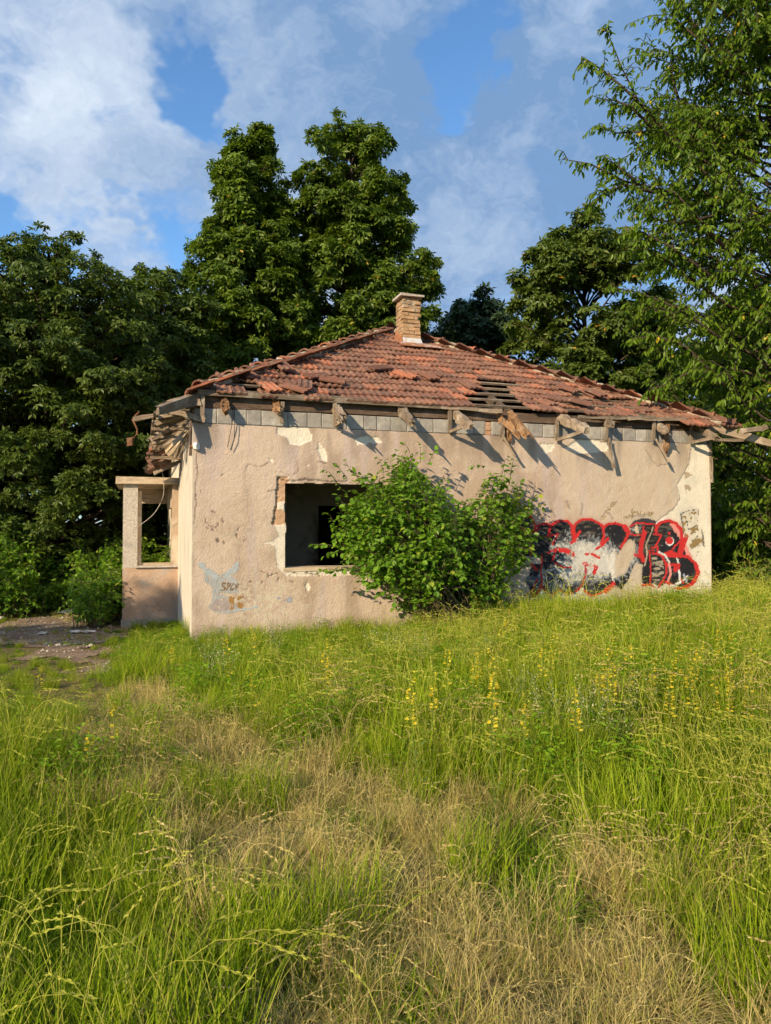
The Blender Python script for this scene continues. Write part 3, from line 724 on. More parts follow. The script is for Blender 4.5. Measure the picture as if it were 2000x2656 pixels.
# wall plates
beam('wall_plate', (-.02, .10, ZB + .085), (LW + .05, .10, ZB + .085), .17, .155, M['wood_dark'], seg=12)
beam('wall_plate', (.09, .2, ZB + .085), (.09, LW, ZB + .085), .16, .155, M['wood_dark'], seg=8)
beam('wall_plate', (LW - .09, .2, ZB + .085), (LW - .09, LW, ZB + .085), .16, .155, M['wood_dark'], seg=8)
# the thin board line under the tiles
e0 = at_y(516, 1018, -.06); e1 = at_y(1140, 1048, -.06); e2 = at_y(1240, 1060, -.10)
beam('fascia_board', (e0[0] - .02, -.07, ZE - .01), (e1[0], -.07, ZE - .025), .028, .075, M['wood'], seg=10, jit=.004)
beam('fascia_board', (e1[0] + .01, -.07, ZE - .03), (float(at_y(1300, 1070, -.06)[0]), -.09, ZE - .05), .028, .06, M['wood'], seg=6, jit=.006)
beam('fascia_board', tuple(at_y(1500, 1082, -.1)), tuple(at_y(1700, 1082, -.1)), .03, .05, M['wood'], seg=6, jit=.006, bow=.01)
beam('fascia_board', tuple(at_y(1630, 1086, -.14)), tuple(at_y(1780, 1088, -.14)), .03, .045, M['wood'], seg=6, jit=.006)

# --- rafters: the front ones end in rotted tails that stick out past the wall
def zroof(y): return ZE + y * TAN


RAFT = []
tails = [(585, 1064, .16, .22), (722, 1062, .18, .2), (893, 1086, .50, .10), (1072, 1096, .52, .10), (1222, 1102, .62, .05), (1368, 1128, .55, .16), (1522, 1112, .72, .03), (1590, 1098, .22, .15), (1735, 1120, .34, .12), (1862, 1134, .55, .08)]
for i, (tx, ty, p, rag) in enumerate(tails):
    tp = at_y(tx, ty, -p); xr = float(tp[0]); zoff = float(tp[2]) - zroof(-p)
    zoff = max(-.35, min(.0, zoff))
    top = min(xr, LW - xr); top = max(top, .6)
    off = -.085
    beam('rafter', (xr, top, zroof(top) + off), (xr, .05, zroof(.05) + off), .10, .12, M['wood_dark'], seg=6)
    rotted = i in (0, 1, 5, 7)
    beam('rafter_tail', (xr, .07, zroof(.05) + off - .012), (xr, -p, tp[2] - .03), .088 if i != 6 else .125, .115 if i != 6 else .15, M['wood_rot'] if i in (0, 1, 5) else M['wood'], jit=.017 if rotted else .011, rag=rag, seg=9, taper=.72 if rotted else .9, seed=50 + i)
    RAFT.append((xr, p, float(tp[2])))
    rr_ = np.random.default_rng(500 + i); dirv = np.array([xr, -p, tp[2] - .03]) - np.array([xr, .07, zroof(.05) + off - .012])
    for q_ in range(4):
        o2 = np.array([rr_.uniform(-.05, .05), 0, rr_.uniform(-.06, .06)]); f0 = rr_.uniform(.25, .5); f1 = rr_.uniform(.8, 1.18) if rag > .06 else rr_.uniform(.7, 1.02)
        s0 = np.array([xr, .07, zroof(.05) + off - .012]) + o2
        beam('splinter', tuple(s0 + dirv * f0), tuple(s0 + dirv * f1 + rr_.normal(0, .012, 3)), rr_.uniform(.02, .04), rr_.uniform(.02, .045), M['wood_rot'] if i in (0, 1, 5) else M['wood'], jit=.005, rag=.03, seg=3, taper=.4, seed=700 + i * 5 + q_)
# split second half of the orange rotten rafter
t6 = at_y(1350, 1128, -.48)
beam('rafter_tail', (t6[0] - .12, .05, ZE - .10), (t6[0] + .02, -.46, t6[2] - .05), .06, .10, M['wood_rot'], jit=.02, rag=.2, seg=6, taper=.6, seed=77)
beam('broken_post', tuple(at_y(1312, 1092, -.05)), tuple(at_y(1322, 1148, -.04)), .06, .07, M['wood_rot'], jit=.012, rag=.06)
beam('broken_post', tuple(at_y(1729, 1098, -.05)), tuple(at_y(1727, 1178, -.06)), .06, .07, M['wood_rot'], jit=.014, rag=.08)
# soffit hangers and braces: (top px, bottom px, out) upright; brace to the tail tip
hang = [((527, 1020), (524, 1082), .05), ((733, 1042), (731, 1098), .05), ((868, 1040), (869, 1106), .06), ((1167, 1055), (1167, 1122), .06), ((1307, 1086), (1299, 1132), .10), ((1445, 1088), (1445, 1142), .07), ((1574, 1083), (1572, 1142), .10), ((1697, 1086), (1694, 1142), .10), ((1794, 1102), (1793, 1148), .08)]
for i, (a, b, o) in enumerate(hang):
    beam('soffit_hanger', tuple(at_y(*a, -o)), tuple(at_y(*b, -o)), .055, .035, M['wood'], seg=3, jit=.003, seed=90 + i)
for a, oa, b, ob in (((869, 1104), .09, (894, 1086), .44), ((1168, 1120), .09, (1218, 1098), .56), ((1447, 1141), .10, (1508, 1120), .62), ((1795, 1147), .10, (1850, 1136), .46)):
    beam('soffit_brace', tuple(at_y(*a, -oa)), tuple(at_y(*b, -ob)), .035, .055, M['wood'], seg=3, jit=.003)
for a, oa, b, ob in (((1302, 1128), .10, (1336, 1184), .20), ((1578, 1136), .10, (1593, 1214), .16), ((1700, 1138), .10, (1735, 1199), .20)):
    beam('hanging_board', tuple(at_y(*a, -oa)), tuple(at_y(*b, -ob)), .05, .03, M['wood'], seg=4, jit=.004)
beam('corner_board', tuple(at_y(1842, 1146, -.02)), tuple(at_y(1846, 1252, -.02)), .05, .03, M['wood'], seg=5, jit=.004)

# hip rafters
AP = np.array([MID, MID, zroof(MID)])
def hip(cx, cy, out, name='hip_rafter'):
    sx = 1 if cx > MID else -1; sy = 1 if cy > MID else -1
    tip = np.array([cx + sx * out, cy + sy * out, ZE - out * TAN - .10])
    return beam(name, tuple(AP + [0, 0, -.12]), tuple(tip), .12, .15, M['wood'], seg=10, jit=.01, rag=.06)
hip(0, 0, .50); hip(LW, 0, .74); hip(0, LW, .5); hip(LW, LW, .5)
tr = at_y(1975, 1120, -.55)
beam('eave_board', tuple(at_y(1852, 1142, -.30)), tuple(at_y(1968, 1140, -.42)), .05, .05, M['wood'], seg=4)
beam('eave_board', tuple(at_y(1930, 1118, -.70)), tuple(at_y(1988, 1108, -.62)), .10, .09, M['wood'], seg=3, jit=.012, rag=.05)
# rafters of the other slopes (seen through the hole and from the side)
for k in np.arange(.9, LW - .5, .9):
    top = max(min(k, LW - k), .5)
    beam('rafter', (top, k, zroof(top) - .085), (-.02, k, ZE - .095), .09, .12, M['wood_dark'], seg=2)
    beam('rafter', (LW - top, k, zroof(top) - .085), (LW + .02, k, ZE - .095), .09, .12, M['wood_dark'], seg=2)
    beam('rafter', (k, LW - top, zroof(top) - .085), (k, LW + .3, ZE - .09), .09, .12, M['wood_dark'], seg=2)

# --- tiles
def tile_mesh():
    xs_ = np.array([-.108, -.090, -.066, -.042, -.018, .006, .030, .054, .078, .102])
    prof = np.array([.004, .018, .020, .004, .002, .018, .021, .006, .003, .016])
    n = len(xs_); Lt = .405; th = .026
    V = []; f = []
    for yv in (0.0, Lt):
        for xx, zz in zip(xs_, prof): V.append([xx, yv, zz])
    for xx, zz in zip(xs_, prof): V.append([xx, .002, zz - th])
    for xx, zz in ((xs_[0], 0), (xs_[-1], 0)): V.append([xx, Lt, -th * .6])
    for i in range(n - 1):
        f.append([i, i + 1, n + i + 1, n + i]); f.append([2 * n + i, 2 * n + i + 1, i + 1, i])
    f.append([3 * n, 2 * n, 0, n]); f.append([2 * n + n - 1, 3 * n + 1, 2 * n - 1, n - 1]); f.append([2 * n, 3 * n, 3 * n + 1, 3 * n - 1])
    return np.array(V), np.array(f)


TV, TF = tile_mesh()
TILE_ME = new_mesh('roof_tile', TV, [TF])
CSL, SSL = math.cos(math.atan(TAN)), math.sin(math.atan(TAN))
rt = np.random.default_rng(21)
HOLE = [(1200, 1012), (1265, 992), (1335, 996), (1368, 1038), (1455, 1088), (1430, 1115), (1240, 1095), (1226, 1050)]
HOLE2 = [(560, 1000), (600, 992), (690, 1000), (700, 1012), (760, 1022), (740, 1040), (540, 1036)]


def slope_frame(side, a, s):
    """a: position along the eave, s: distance up the slope -> house point, axes"""
    y = s * CSL; z = ZE + s * SSL
    if side == 0: return np.array([a, y, z]), np.array([1, 0, 0.0]), np.array([0, CSL, SSL])
    if side == 1: return np.array([LW - y, a, z]), np.array([0, 1, 0.0]), np.array([-CSL, 0, SSL])
    if side == 2: return np.array([LW - a, LW - y, z]), np.array([-1, 0, 0.0]), np.array([0, -CSL, SSL])
    return np.array([y, LW - a, z]), np.array([0, -1, 0.0]), np.array([CSL, 0, SSL])


front = []; rest = MB(); EXP = .325; TW = .208
for side in range(4):
    nrow = 15
    for k in range(-1 if side == 0 else 0, nrow):
        s = -.09 + k * EXP
        lo_out = .50 if side == 1 else (.0 if side == 0 else .45)
        if side == 3 and k == 0: pass
        y = max(s, 0) * CSL
        a0 = y - .10; a1 = LW - y + .10
        if side == 0 and k < 2: a1 = LW + .42 - k * .12; a0 = y + .10
        if k < 0: a0 = LW - .75; a1 = LW + .55
        wob = .015 * math.sin(k * 2.3); na = int((a1 - a0) / TW)
        for i in range(na + 1):
            a = a0 + (i + .5) * TW + wob + rt.normal() * .004
            if a > a1: continue
            if side == 0 and k < 2 and a < .25 + .1 * k: continue
            sag = -.05 * math.exp(-((a - 6.9) / .9) ** 2) * math.exp(-((s - .3) / .5) ** 2) - .03 * math.exp(-((a - 6.8) / 1.0) ** 2) * math.exp(-((s - .8) / 1.0) ** 2) - .02 * math.exp(-((a - 2.0) / 1.2) ** 2)
            P, ex, ey = slope_frame(side, a, s + rt.normal() * .006)
            nz = np.cross(ex, ey)
            P = P + nz * (.048 + sag + rt.normal() * .004)
            tilt = -.075 + rt.normal() * .010; yaw = rt.normal() * .012; rollr = rt.normal() * .012
            q = proj(to_world(P + ey * .15))
            loose = 0.0
            if side == 0:
                jx, jy = q + rt.normal(0, 13, 2)
                if in_poly(np.array(jx), np.array(jy), HOLE): continue
                if in_poly(np.array(jx), np.array(jy), HOLE2) and rt.random() < .75: continue
                if k < 1 and (a > 4.9 or a < 2.2) and rt.random() < .30: continue
                if rt.random() < .035: yaw += rt.normal() * .12; P = P - ey * rt.random() * .12 + nz * .012
                for cx, cy, rx, ry, am in ((1420, 1045, 120, 40, .5), (1530, 1030, 90, 36, .75), (690, 1000, 130, 30, .6), (1040, 975, 110, 16, .55), (1640, 1070, 140, 22, .4), (1210, 1000, 40, 20, .5), (860, 985, 60, 16, .5)):
                    loose = max(loose, am * math.exp(-((q[0] - cx) / rx) ** 2 - ((q[1] - cy) / ry) ** 2))
                if rt.random() < loose * .75:
                    yaw += rt.normal() * .30 * loose; tilt += rt.normal() * .10 * loose; rollr += rt.normal() * .16 * loose
                    P = P + nz * (.025 + .03 * rt.random()) * loose * 1.5 - ey * rt.random() * .20 * loose
            cyw, syw = math.cos(yaw), math.sin(yaw)
            bx, by = ex * cyw + ey * syw, ey * cyw - ex * syw
            by, bz = by * math.cos(tilt) + nz * math.sin(tilt), nz * math.cos(tilt) - by * math.sin(tilt)
            bx, bz = bx * math.cos(rollr) + bz * math.sin(rollr), bz * math.cos(rollr) - bx * math.sin(rollr)
            R_ = np.stack([bx, by, bz], 1)
            if side == 0: front.append((P, R_))
            else: rest.add(TV @ R_.T + P, [TF])
# a few loose tiles lying across the others
for (px, py, yaw, up) in ((735, 968, .2, .07), (820, 990, -1.1, .05), (700, 1018, .3, .04), (765, 1020, .9, .04), (985, 968, -1.2, .05), (1050, 985, .7, .05), (1110, 990, .25, .06), (1215, 1012, .15, .05), (1470, 1022, .5, .06), (1540, 1035, .35, .08), (1500, 1055, .9, .05), (860, 1000, 1.3, .05), (790, 1012, -.2, .05), (640, 985, .4, .05)):
    P = hit(px, py, (0, -TAN, 1), ZE); ex = np.array([1, 0, 0.0]); ey = np.array([0, CSL, SSL]); nz = np.cross(ex, ey)
    bx, by = ex * math.cos(yaw) + ey * math.sin(yaw), ey * math.cos(yaw) - ex * math.sin(yaw)
    front.append((P + nz * (.05 + up) - by * .2, np.stack([bx, by, nz], 1)))
front.sort(key=lambda q: np.linalg.norm(to_world(q[0]) - CAM))
for i, (P, R_) in enumerate(front):
    if i < 299:
        mtx = Matrix([[*R_[0], P[0]], [*R_[1], P[1]], [*R_[2], P[2]], [0, 0, 0, 1]])
        link('roof_tile', TILE_ME, M['tile'], HOUSE, mtx)
    else: rest.add(TV @ R_.T + P, [TF])
tag(rest.build('roof_tile_field', M['tile'], HOUSE), kind='stuff')
print('front tiles', len(front))
# battens
for k in range(15):
    s = .20 + k * EXP - .09; y = s * CSL; a0, a1 = y, LW - y
    if a1 - a0 < .4: continue
    for side in (0, 1, 3):
        p, ex, ey = slope_frame(side, a0, s); q_, _, _ = slope_frame(side, a1, s); nz = np.cross(ex, ey)
        beam('batten', tuple(p + nz * .004), tuple(q_ + nz * .004), .045, .032, M['wood'] if side == 0 else M['wood_dark'], rot=math.atan(TAN) if side == 0 else 0, seg=8 if side == 0 else 1, jit=.004)

# hip tiles
def hip_mesh():
    k = 9; a = np.linspace(-.15, math.pi + .15, k); V = []; f = []
    st = [(0, .125, .0), (.035, .128, .0), (.05, .108, -.004), (.40, .092, -.018)]
    for (yy, r_, dz) in st:
        for t in a: V.append([math.cos(t) * r_, yy, math.sin(t) * r_ * .85 + dz])
    for t in a: V.append([math.cos(t) * .105, .004, math.sin(t) * .085])
    for s in range(3):
        for j in range(k - 1): f.append([s * k + j + 1, s * k + j, (s + 1) * k + j, (s + 1) * k + j + 1])
    for j in range(k - 1): f.append([j, j + 1, 4 * k + j + 1, 4 * k + j])
    return np.array(V), np.array(f)


HV, HF = hip_mesh(); HIP_ME = new_mesh('hip_tile', HV, [HF]); HIP_ME.materials.append(M['tile'])
for (cx, cy, n0) in ((0, 0, .12), (LW, 0, -.42), (0, LW, -.2), (LW, LW, -.2)):
    sx = 1 if cx > MID else -1; sy = 1 if cy > MID else -1
    d = AP - np.array([cx, cy, ZE]); Lh = np.linalg.norm(d); d /= Lh
    side = np.cross(d, [0, 0, 1.0]); side /= np.linalg.norm(side); nz = np.cross(side, d)
    s = n0
    while s < Lh - .25:
        P = np.array([cx, cy, ZE]) + d * s + nz * (.055 + rt.normal() * .008) + side * rt.normal() * .012
        tl = -.035 + rt.normal() * .015; yw = rt.normal() * .03
        by = d * math.cos(tl) + nz * math.sin(tl) + side * yw; by /= np.linalg.norm(by); bx = np.cross(by, nz); bx /= np.linalg.norm(bx); bz = np.cross(bx, by)
        R_ = np.stack([bx, by, bz], 1)
        link('hip_tile', HIP_ME, M['tile'], HOUSE, Matrix([[*R_[0], P[0]], [*R_[1], P[1]], [*R_[2], P[2]], [0, 0, 0, 1]]))
        s += .365 + rt.normal() * .008
    # mortar bed under the caps
    b = MB(); n = 50; ts = np.linspace(n0 + .2, Lh - .1, n)
    pts = np.array([np.array([cx, cy, ZE]) + d * t + nz * (.02 + rt.normal() * .012) + side * rt.normal() * .02 for t in ts])
    b.tube(pts, .085 + rt.random(n) * .03, 6); b.build('hip_mortar', M['mortar'], HOUSE, smooth=True)

# --- chimney
cp_ = hit(1067, 897, (0, -TAN, 1), ZE + .03); CX, CY, CZ = float(cp_[0]), float(cp_[1]) , float(cp_[2])
CHW = .385; cx0 = CX - CHW / 2 + .01; cy0 = CY + .01
ztop = float(at_y(1067, 770, cy0)[2])
cz0 = CZ - .25
CH = part('chimney', M['mortar'], [((cx0 + .03, cy0 + .03, cz0), (cx0 + CHW - .03, cy0 + CHW - .03, ztop - .02))], label='tan brick chimney with a cracked concrete cap')
ncs = int((ztop - CZ) / .076) + 3; rc = np.random.default_rng(5)
for k in range(ncs):
    zb = ztop - (k + 1) * .076; zt = zb + .066
    if zb < cz0: break
    inset = .03 if k == 0 else 0
    fr = [(cx0, cx0 + .25), (cx0 + .26, cx0 + CHW)] if k % 2 else [(cx0, cx0 + .12), (cx0 + .13, cx0 + CHW)]
    for j, (xa, xb) in enumerate(fr):
        if (k, j) in ((1, 0),) or (k == 5 and j == 1): xb = xb - .06
        for (ya, yb2) in ((cy0, cy0 + .115), (cy0 + CHW - .115, cy0 + CHW)):
            block('brick', (xa + rc.normal() * .006 + inset, ya + rc.normal() * .008 + inset, zb), (xb + rc.normal() * .006 - inset, yb2, zt), M['brick'], CH, rc, .006, .004)
    for (xa, xb) in ((cx0, cx0 + .115), (cx0 + CHW - .115, cx0 + CHW)):
        bo = MB(); o_ = rc.normal() * .008
        bo.box((xa + o_ + inset, cy0 + .12, zb), (xb + o_ - inset, cy0 + CHW - .12, zt), .004, rc); bo.build('brick', M['brick'], CH)
bo = MB(); bo.box((cx0 - .06, cy0 - .065, ztop), (cx0 + CHW + .06, cy0 + CHW + .06, ztop + .05), .006, rc); bo.build('chimney_cap', M['aggregate'], CH)
b = MB(); zf = CZ - .02
b.add([[cx0 + .0, cy0 - .012, zf + .18], [cx0 + CHW, cy0 - .012, zf + .18], [cx0 + CHW + .05, cy0 - .10, zf - .03], [cx0 - .01, cy0 - .10, zf - .03], [cx0, cy0 - .004, zf + .18], [cx0 + CHW, cy0 - .004, zf + .18], [cx0 + CHW + .05, cy0 - .09, zf - .045], [cx0 - .01, cy0 - .09, zf - .045]], [np.array([[0, 3, 2, 1], [4, 5, 6, 7], [0, 4, 7, 3], [1, 2, 6, 5], [0, 1, 5, 4], [3, 7, 6, 2]])])
b.build('flashing', M['tin'], CH)
b = MB(); b.add([[cx0 - .012, cy0, zf + .20], [cx0 - .012, cy0 + CHW, zf + .40], [cx0 - .05, cy0 + CHW, zf + .18], [cx0 - .03, cy0 - .08, zf - .03], [cx0 - .004, cy0, zf + .20], [cx0 - .004, cy0 + CHW, zf + .40], [cx0 - .04, cy0 + CHW, zf + .17], [cx0 - .02, cy0 - .08, zf - .04]], [np.array([[0, 1, 2, 3], [4, 7, 6, 5], [0, 3, 7, 4], [1, 5, 6, 2], [0, 4, 5, 1], [3, 2, 6, 7]])])
b.build('flashing', M['rust'], CH)
b = MB(); b.box((cx0 - .12, cy0 - .30, 0), (cx0 + CHW + .35, cy0 - .07, .008)); me = b.mesh('flashing'); co_ = np.array([v.co[:] for v in me.vertices]); co_[:, 2] += zroof(co_[:, 1]) + .105
me.vertices.foreach_set('co', co_.astype(np.float32).ravel()); link('flashing', me, M['rust'], CH)

# --- left eave: sagging rafters, laths and boards seen from the front
def sx_(px, py, x): return tuple(at_x(px, py, x))


rl = np.random.default_rng(8)
for k, y in enumerate(np.arange(.55, 8.0, .72)):
    p = .52 + rl.normal() * .04; dz = -.05 - .08 * rl.random() - .05 * k ** .5 * rl.random()
    beam('rafter_tail', (.05, y, ZE - .12), (-p, y + rl.normal() * .08, ZE - p * TAN - .10 + dz), .10, .13, M['wood'], jit=.012, rag=.06, seg=5)
for x_, dz in ((-.16, -.02), (-.34, -.08), (-.50, -.16)):
    beam('batten', (x_, .1, ZE + x_ * TAN + .0 + dz * .2), (x_ - .02, 8.4, ZE + x_ * TAN - .06 + dz), .05, .035, M['wood'], seg=6, jit=.006, bow=.05)
beam('corner_rafter', tuple(at_y(520, 1036, -.02)), tuple(at_y(416, 1062, .10)), .12, .17, M['wood'], seg=6, jit=.012, rag=.06)
beam('eave_board', tuple(at_y(424, 1060, .02)), tuple(at_y(532, 1090, -.06)), .035, .075, M['wood'], seg=5, jit=.006)
beam('eave_board', tuple(at_y(346, 1088, .5)), tuple(at_y(420, 1074, .4)), .04, .055, M['wood'], seg=3)
for (a, b_, w, h, y1, y2) in (((402, 1092), (452, 1072), .10, .16, .5, .45), ((392, 1112), (478, 1113), .04, .05, .9, .9), ((404, 1078), (500, 1060), .10, .10, .35, .3), ((396, 1098), (480, 1086), .06, .06, .7, .6), ((430, 1172), (494, 1108), .03, .06, 1.3, .9), ((438, 1182), (498, 1112), .03, .06, 1.25, .85), ((424, 1160), (486, 1108), .03, .05, 1.4, 1.0), ((456, 1184), (502, 1100), .03, .04, 1.2, .3), ((464, 1186), (503, 1092), .025, .04, 1.1, .3),
                          ((396, 1140), (448, 1120), .05, .05, 1.5, 1.4), ((398, 1150), (450, 1130), .05, .05, 1.6, 1.4), ((400, 1158), (440, 1138), .05, .05, 1.7, 1.5), ((394, 1163), (424, 1162), .05, .06, 1.8, 1.8), ((390, 1187), (472, 1189), .04, .045, 2.2, 2.2), ((400, 1228), (467, 1197), .04, .05, 2.9, 2.6), ((392, 1212), (420, 1218), .08, .05, 3.0, 3.0), ((396, 1176), (418, 1186), .09, .08, 2.4, 2.4), ((394, 1202), (440, 1200), .06, .05, 2.8, 2.8)):
    beam('broken_lath', tuple(at_y(*a, y1)), tuple(at_y(*b_, y2)), w, h, M['wood_pale'] if h == .06 and w == .03 else M['wood'], seg=4, jit=.008, rag=.03)
beam('soffit_hanger', tuple(at_y(496, 1050, .35)), tuple(at_y(494, 1072, .35)), .05, .05, M['wood'], seg=2)
beam('corner_board', (-.03, .03, 2.55), (-.03, .03, 3.3), .04, .06, M['wood_dark'], seg=3)
for k, (px, py, y) in enumerate(((380, 1178, 2.4), (378, 1190, 2.6), (384, 1200, 2.8), (386, 1212, 3.0), (384, 1224, 3.2), (388, 1168, 2.2))):
    P = at_y(px, py, y); an = rl.normal() * .4
    ex, ey, nz = np.array([0, 1.0, 0]), np.array([CSL, 0, SSL]), np.array([-SSL, 0, CSL])
    R_ = np.stack([ex * math.cos(an) + nz * math.sin(an), ey, nz * math.cos(an) - ex * math.sin(an)], 1)
    link('roof_tile', TILE_ME, M['tile'], HOUSE, Matrix([[*R_[0], P[0]], [*R_[1], P[1]], [*R_[2], P[2]], [0, 0, 0, 1]]))

# --- porch on the left side
yp = float(at_x(463, 1300, -.012)[1]); print('porch depth', yp)
def pf(px, py): p = at_y(px, py, yp); return float(p[0]), float(p[2])
xl, zt_ = pf(320, 1250); xpr, zs = pf(356, 1468); xr_ = -.012
_, zst = pf(320, 1237); _, zsb = pf(400, 1256); _, zpl = pf(320, 1608); xsl, _ = pf(301, 1240)
PO = part('porch', M['porch_plaster'], [((xl, yp, zpl), (xr_, yp + .2, zs - .03)), ((xl, yp + .201, zpl), (xl + .2, yp + 2.2, zs - .03))], label='small concrete porch with an empty window opening')
part('plinth', M['concrete'], [((xl - .02, yp - .02, -.75), (xr_, yp + 2.2, zpl))], PO)
part('post', M['aggregate'], [((xl, yp + .001, zs - .03), (xpr, yp + .22, zsb))], PO)
part('post', M['plaster_plain'], [((xr_ - .11, yp + .03, zs), (xr_ - .001, yp + .24, zsb))], PO)
part('post', M['aggregate'], [((xl, yp + 1.95, zs - .03), (xl + .25, yp + 2.2, zsb))], PO)
part('roof_slab', M['slab'], [((xsl, yp - .10, zsb), (xr_, yp + 2.45, zst))], PO, jit=.004)
part('rear_beam', M['slab'], [((xl + .25, yp + 1.98, zsb - .30), (xr_, yp + 2.15, zsb - .001))], PO)
part('side_beam', M['slab'], [((xr_ - .13, yp + .25, zsb - .42), (xr_ - .001, yp + 1.97, zsb - .002))], PO)
part('sill', M['aggregate'], [((xpr - .05, yp - .05, zs - .03), (xr_, yp + .25, zs + .006))], PO)
part('window_frame', M['wood_pale'], [((xpr + .001, yp + .08, zs + .007), (xpr + .07, yp + .16, zsb - .12))], PO)
part('window_frame', M['wood_pale'], [((xpr + .0705, yp + .08, zs + .007), (xr_ - .111, yp + .16, zs + .05))], PO)

# --- small fittings
cam_ = empty('insulator', to_world(at_y(508, 1158, -.02))); tag(cam_, 'white porcelain cable insulator screwed to the house corner', 'insulator')
b = MB(); b.tube([[.05, 0, 0], [.0, 0, 0], [-.005, 0, 0]], [.055, .055, .05], 8); b.tube([[.0, 0, 0], [-.03, 0, 0]], [.03, .022], 8)
o = b.build('body', M['porcelain'], cam_, smooth=False); o.location = (-.01, -.02, 0); o.rotation_euler = (0, 0, -.25)
b = MB(); b.tube([[-.02, 0, 0], [-.075, 0, -.005]], [.026, .02], 8); o = b.build('cap', M['iron'], cam_); o.location = (-.01, -.02, 0); o.rotation_euler = (0, 0, -.25)
b = MB(); b.tube([[.02, 0, 0], [.05, .10, 0]], [.012, .012], 6); o = b.build('bracket', M['iron'], cam_); o.location = (0, -.02, 0)
def wire(name, pts, r, mat, label, cat, k=5):
    pts = np.asarray(pts); n = 24; t = np.linspace(0, 1, len(pts)); tt = np.linspace(0, 1, n)
    # smooth by cubic-ish resampling
    P = np.stack([np.interp(tt, t, pts[:, i]) for i in range(3)], -1)
    for _ in range(2): P[1:-1] = (P[:-2] + 2 * P[1:-1] + P[2:]) / 4
    b = MB(); b.tube(P, r, k); o = b.build(name, mat, None, smooth=True); return tag(o, label, cat)
W_ = lambda px, py, y: to_world(at_y(px, py, y))
wire('hanging_cable', [W_(408, 1142, yp - .4), W_(412, 1175, yp - .45), W_(418, 1210, yp - .45), W_(424, 1240, yp - .4), W_(426, 1275, yp - .35), W_(420, 1300, yp - .3), W_(400, 1335, yp - .25), W_(365, 1361, yp - .2)], .0055, M['aggregate'], 'thin pale cable dangling in front of the porch opening', 'cable')
wire('hanging_cable', [W_(610, 1060, -.03), W_(606, 1080, -.05), W_(600, 1110, -.05), W_(590, 1160, -.04)], .005, M['cable'], 'short dark wire hanging on the wall, left of two', 'cable')
wire('hanging_cable', [W_(608, 1062, -.03), W_(609, 1100, -.05), W_(607, 1140, -.05), W_(597, 1168, -.04)], .005, M['cable'], 'short dark wire hanging on the wall, right of two', 'cable')
hk = empty('gutter_hook', W_(362, 1080, .5)); tag(hk, 'rusty S-shaped gutter bracket dangling off the left eave', 'hook')
pts = np.array([W_(362, 1068, .5), W_(350, 1080, .5), W_(343, 1088, .5), W_(350, 1100, .5), W_(356, 1114, .5), W_(355, 1126, .5), W_(348, 1135, .5), W_(338, 1139, .5)]) - np.array(hk.location)
b = MB(); b.tube(pts, .014, 5); b.build('rod', M['iron'], hk, smooth=True)
q = np.array(W_(339, 1142, .5)) - np.array(hk.location); b = MB(); b.box(q + [-.05, -.01, -.08], q + [.03, .01, .04], .012); b.build('plate', M['iron'], hk)
# ---------------------------------------------------------------- vegetation
def norm(v): return v / (np.linalg.norm(v, axis=-1, keepdims=True) + 1e-9)


def leaf_simple(w=.42, fold=.10, droop=.12):
    """one leaf along +x, unit length, two quads folded along the midrib"""
    V = np.array([[0, 0, 0], [.32, w * .5, fold * .8], [.72, w * .42, fold * .5 - droop * .4], [1, 0, -droop], [.72, -w * .42, fold * .5 - droop * .4], [.32, -w * .5, fold * .8]])
    return V, np.array([[0, 1, 2, 3], [0, 3, 4, 5]])


def leaf_palmate(n=7):
    """horse chestnut leaf: leaflets fanned round one point, hanging at the tips"""
    V = []; f = []
    for i in range(n):
        a = (i / (n - 1) - .5) * math.radians(250); L_ = 1.0 * (.62 + .38 * math.cos(a * .55)); w = (.20 if n > 5 else .235) * L_
        d = np.array([math.cos(a), math.sin(a)]); p = np.array([-d[1], d[0]]); dr = .30 + .10 * (i % 2)
        b = len(V)
        V += [[0, 0, 0], [*(d * L_ * .62 + p * w), -dr * .28], [*(d * L_), -dr], [*(d * L_ * .62 - p * w), -dr * .28]]
        f.append([b, b + 3, b + 2, b + 1])
    return np.array(V), np.array(f)


def scatter_leaves(tmpl, pos, axis, up, scale):
    TV_, TF_ = tmpl; n = len(pos)
    x = norm(axis); y = norm(np.cross(up, x)); z = np.cross(x, y)
    R_ = np.stack([x, y, z], 2)
    V = np.einsum('nij,kj->nki', R_, TV_) * np.asarray(scale)[:, None, None] + pos[:, None]
    Fc = TF_[None] + (np.arange(n) * len(TV_))[:, None, None]
    return V.reshape(-1, 3), Fc.reshape(-1, TF_.shape[1])


def wander(p0, p1, n, amp, r):
    t = np.linspace(0, 1, n)[:, None]; P = p0 * (1 - t) + p1 * t
    w = r.normal(0, amp, (n, 3)); w[0] = 0; w[-1] = 0
    return P + np.cumsum(w, 0) * np.sin(math.pi * t) * .7


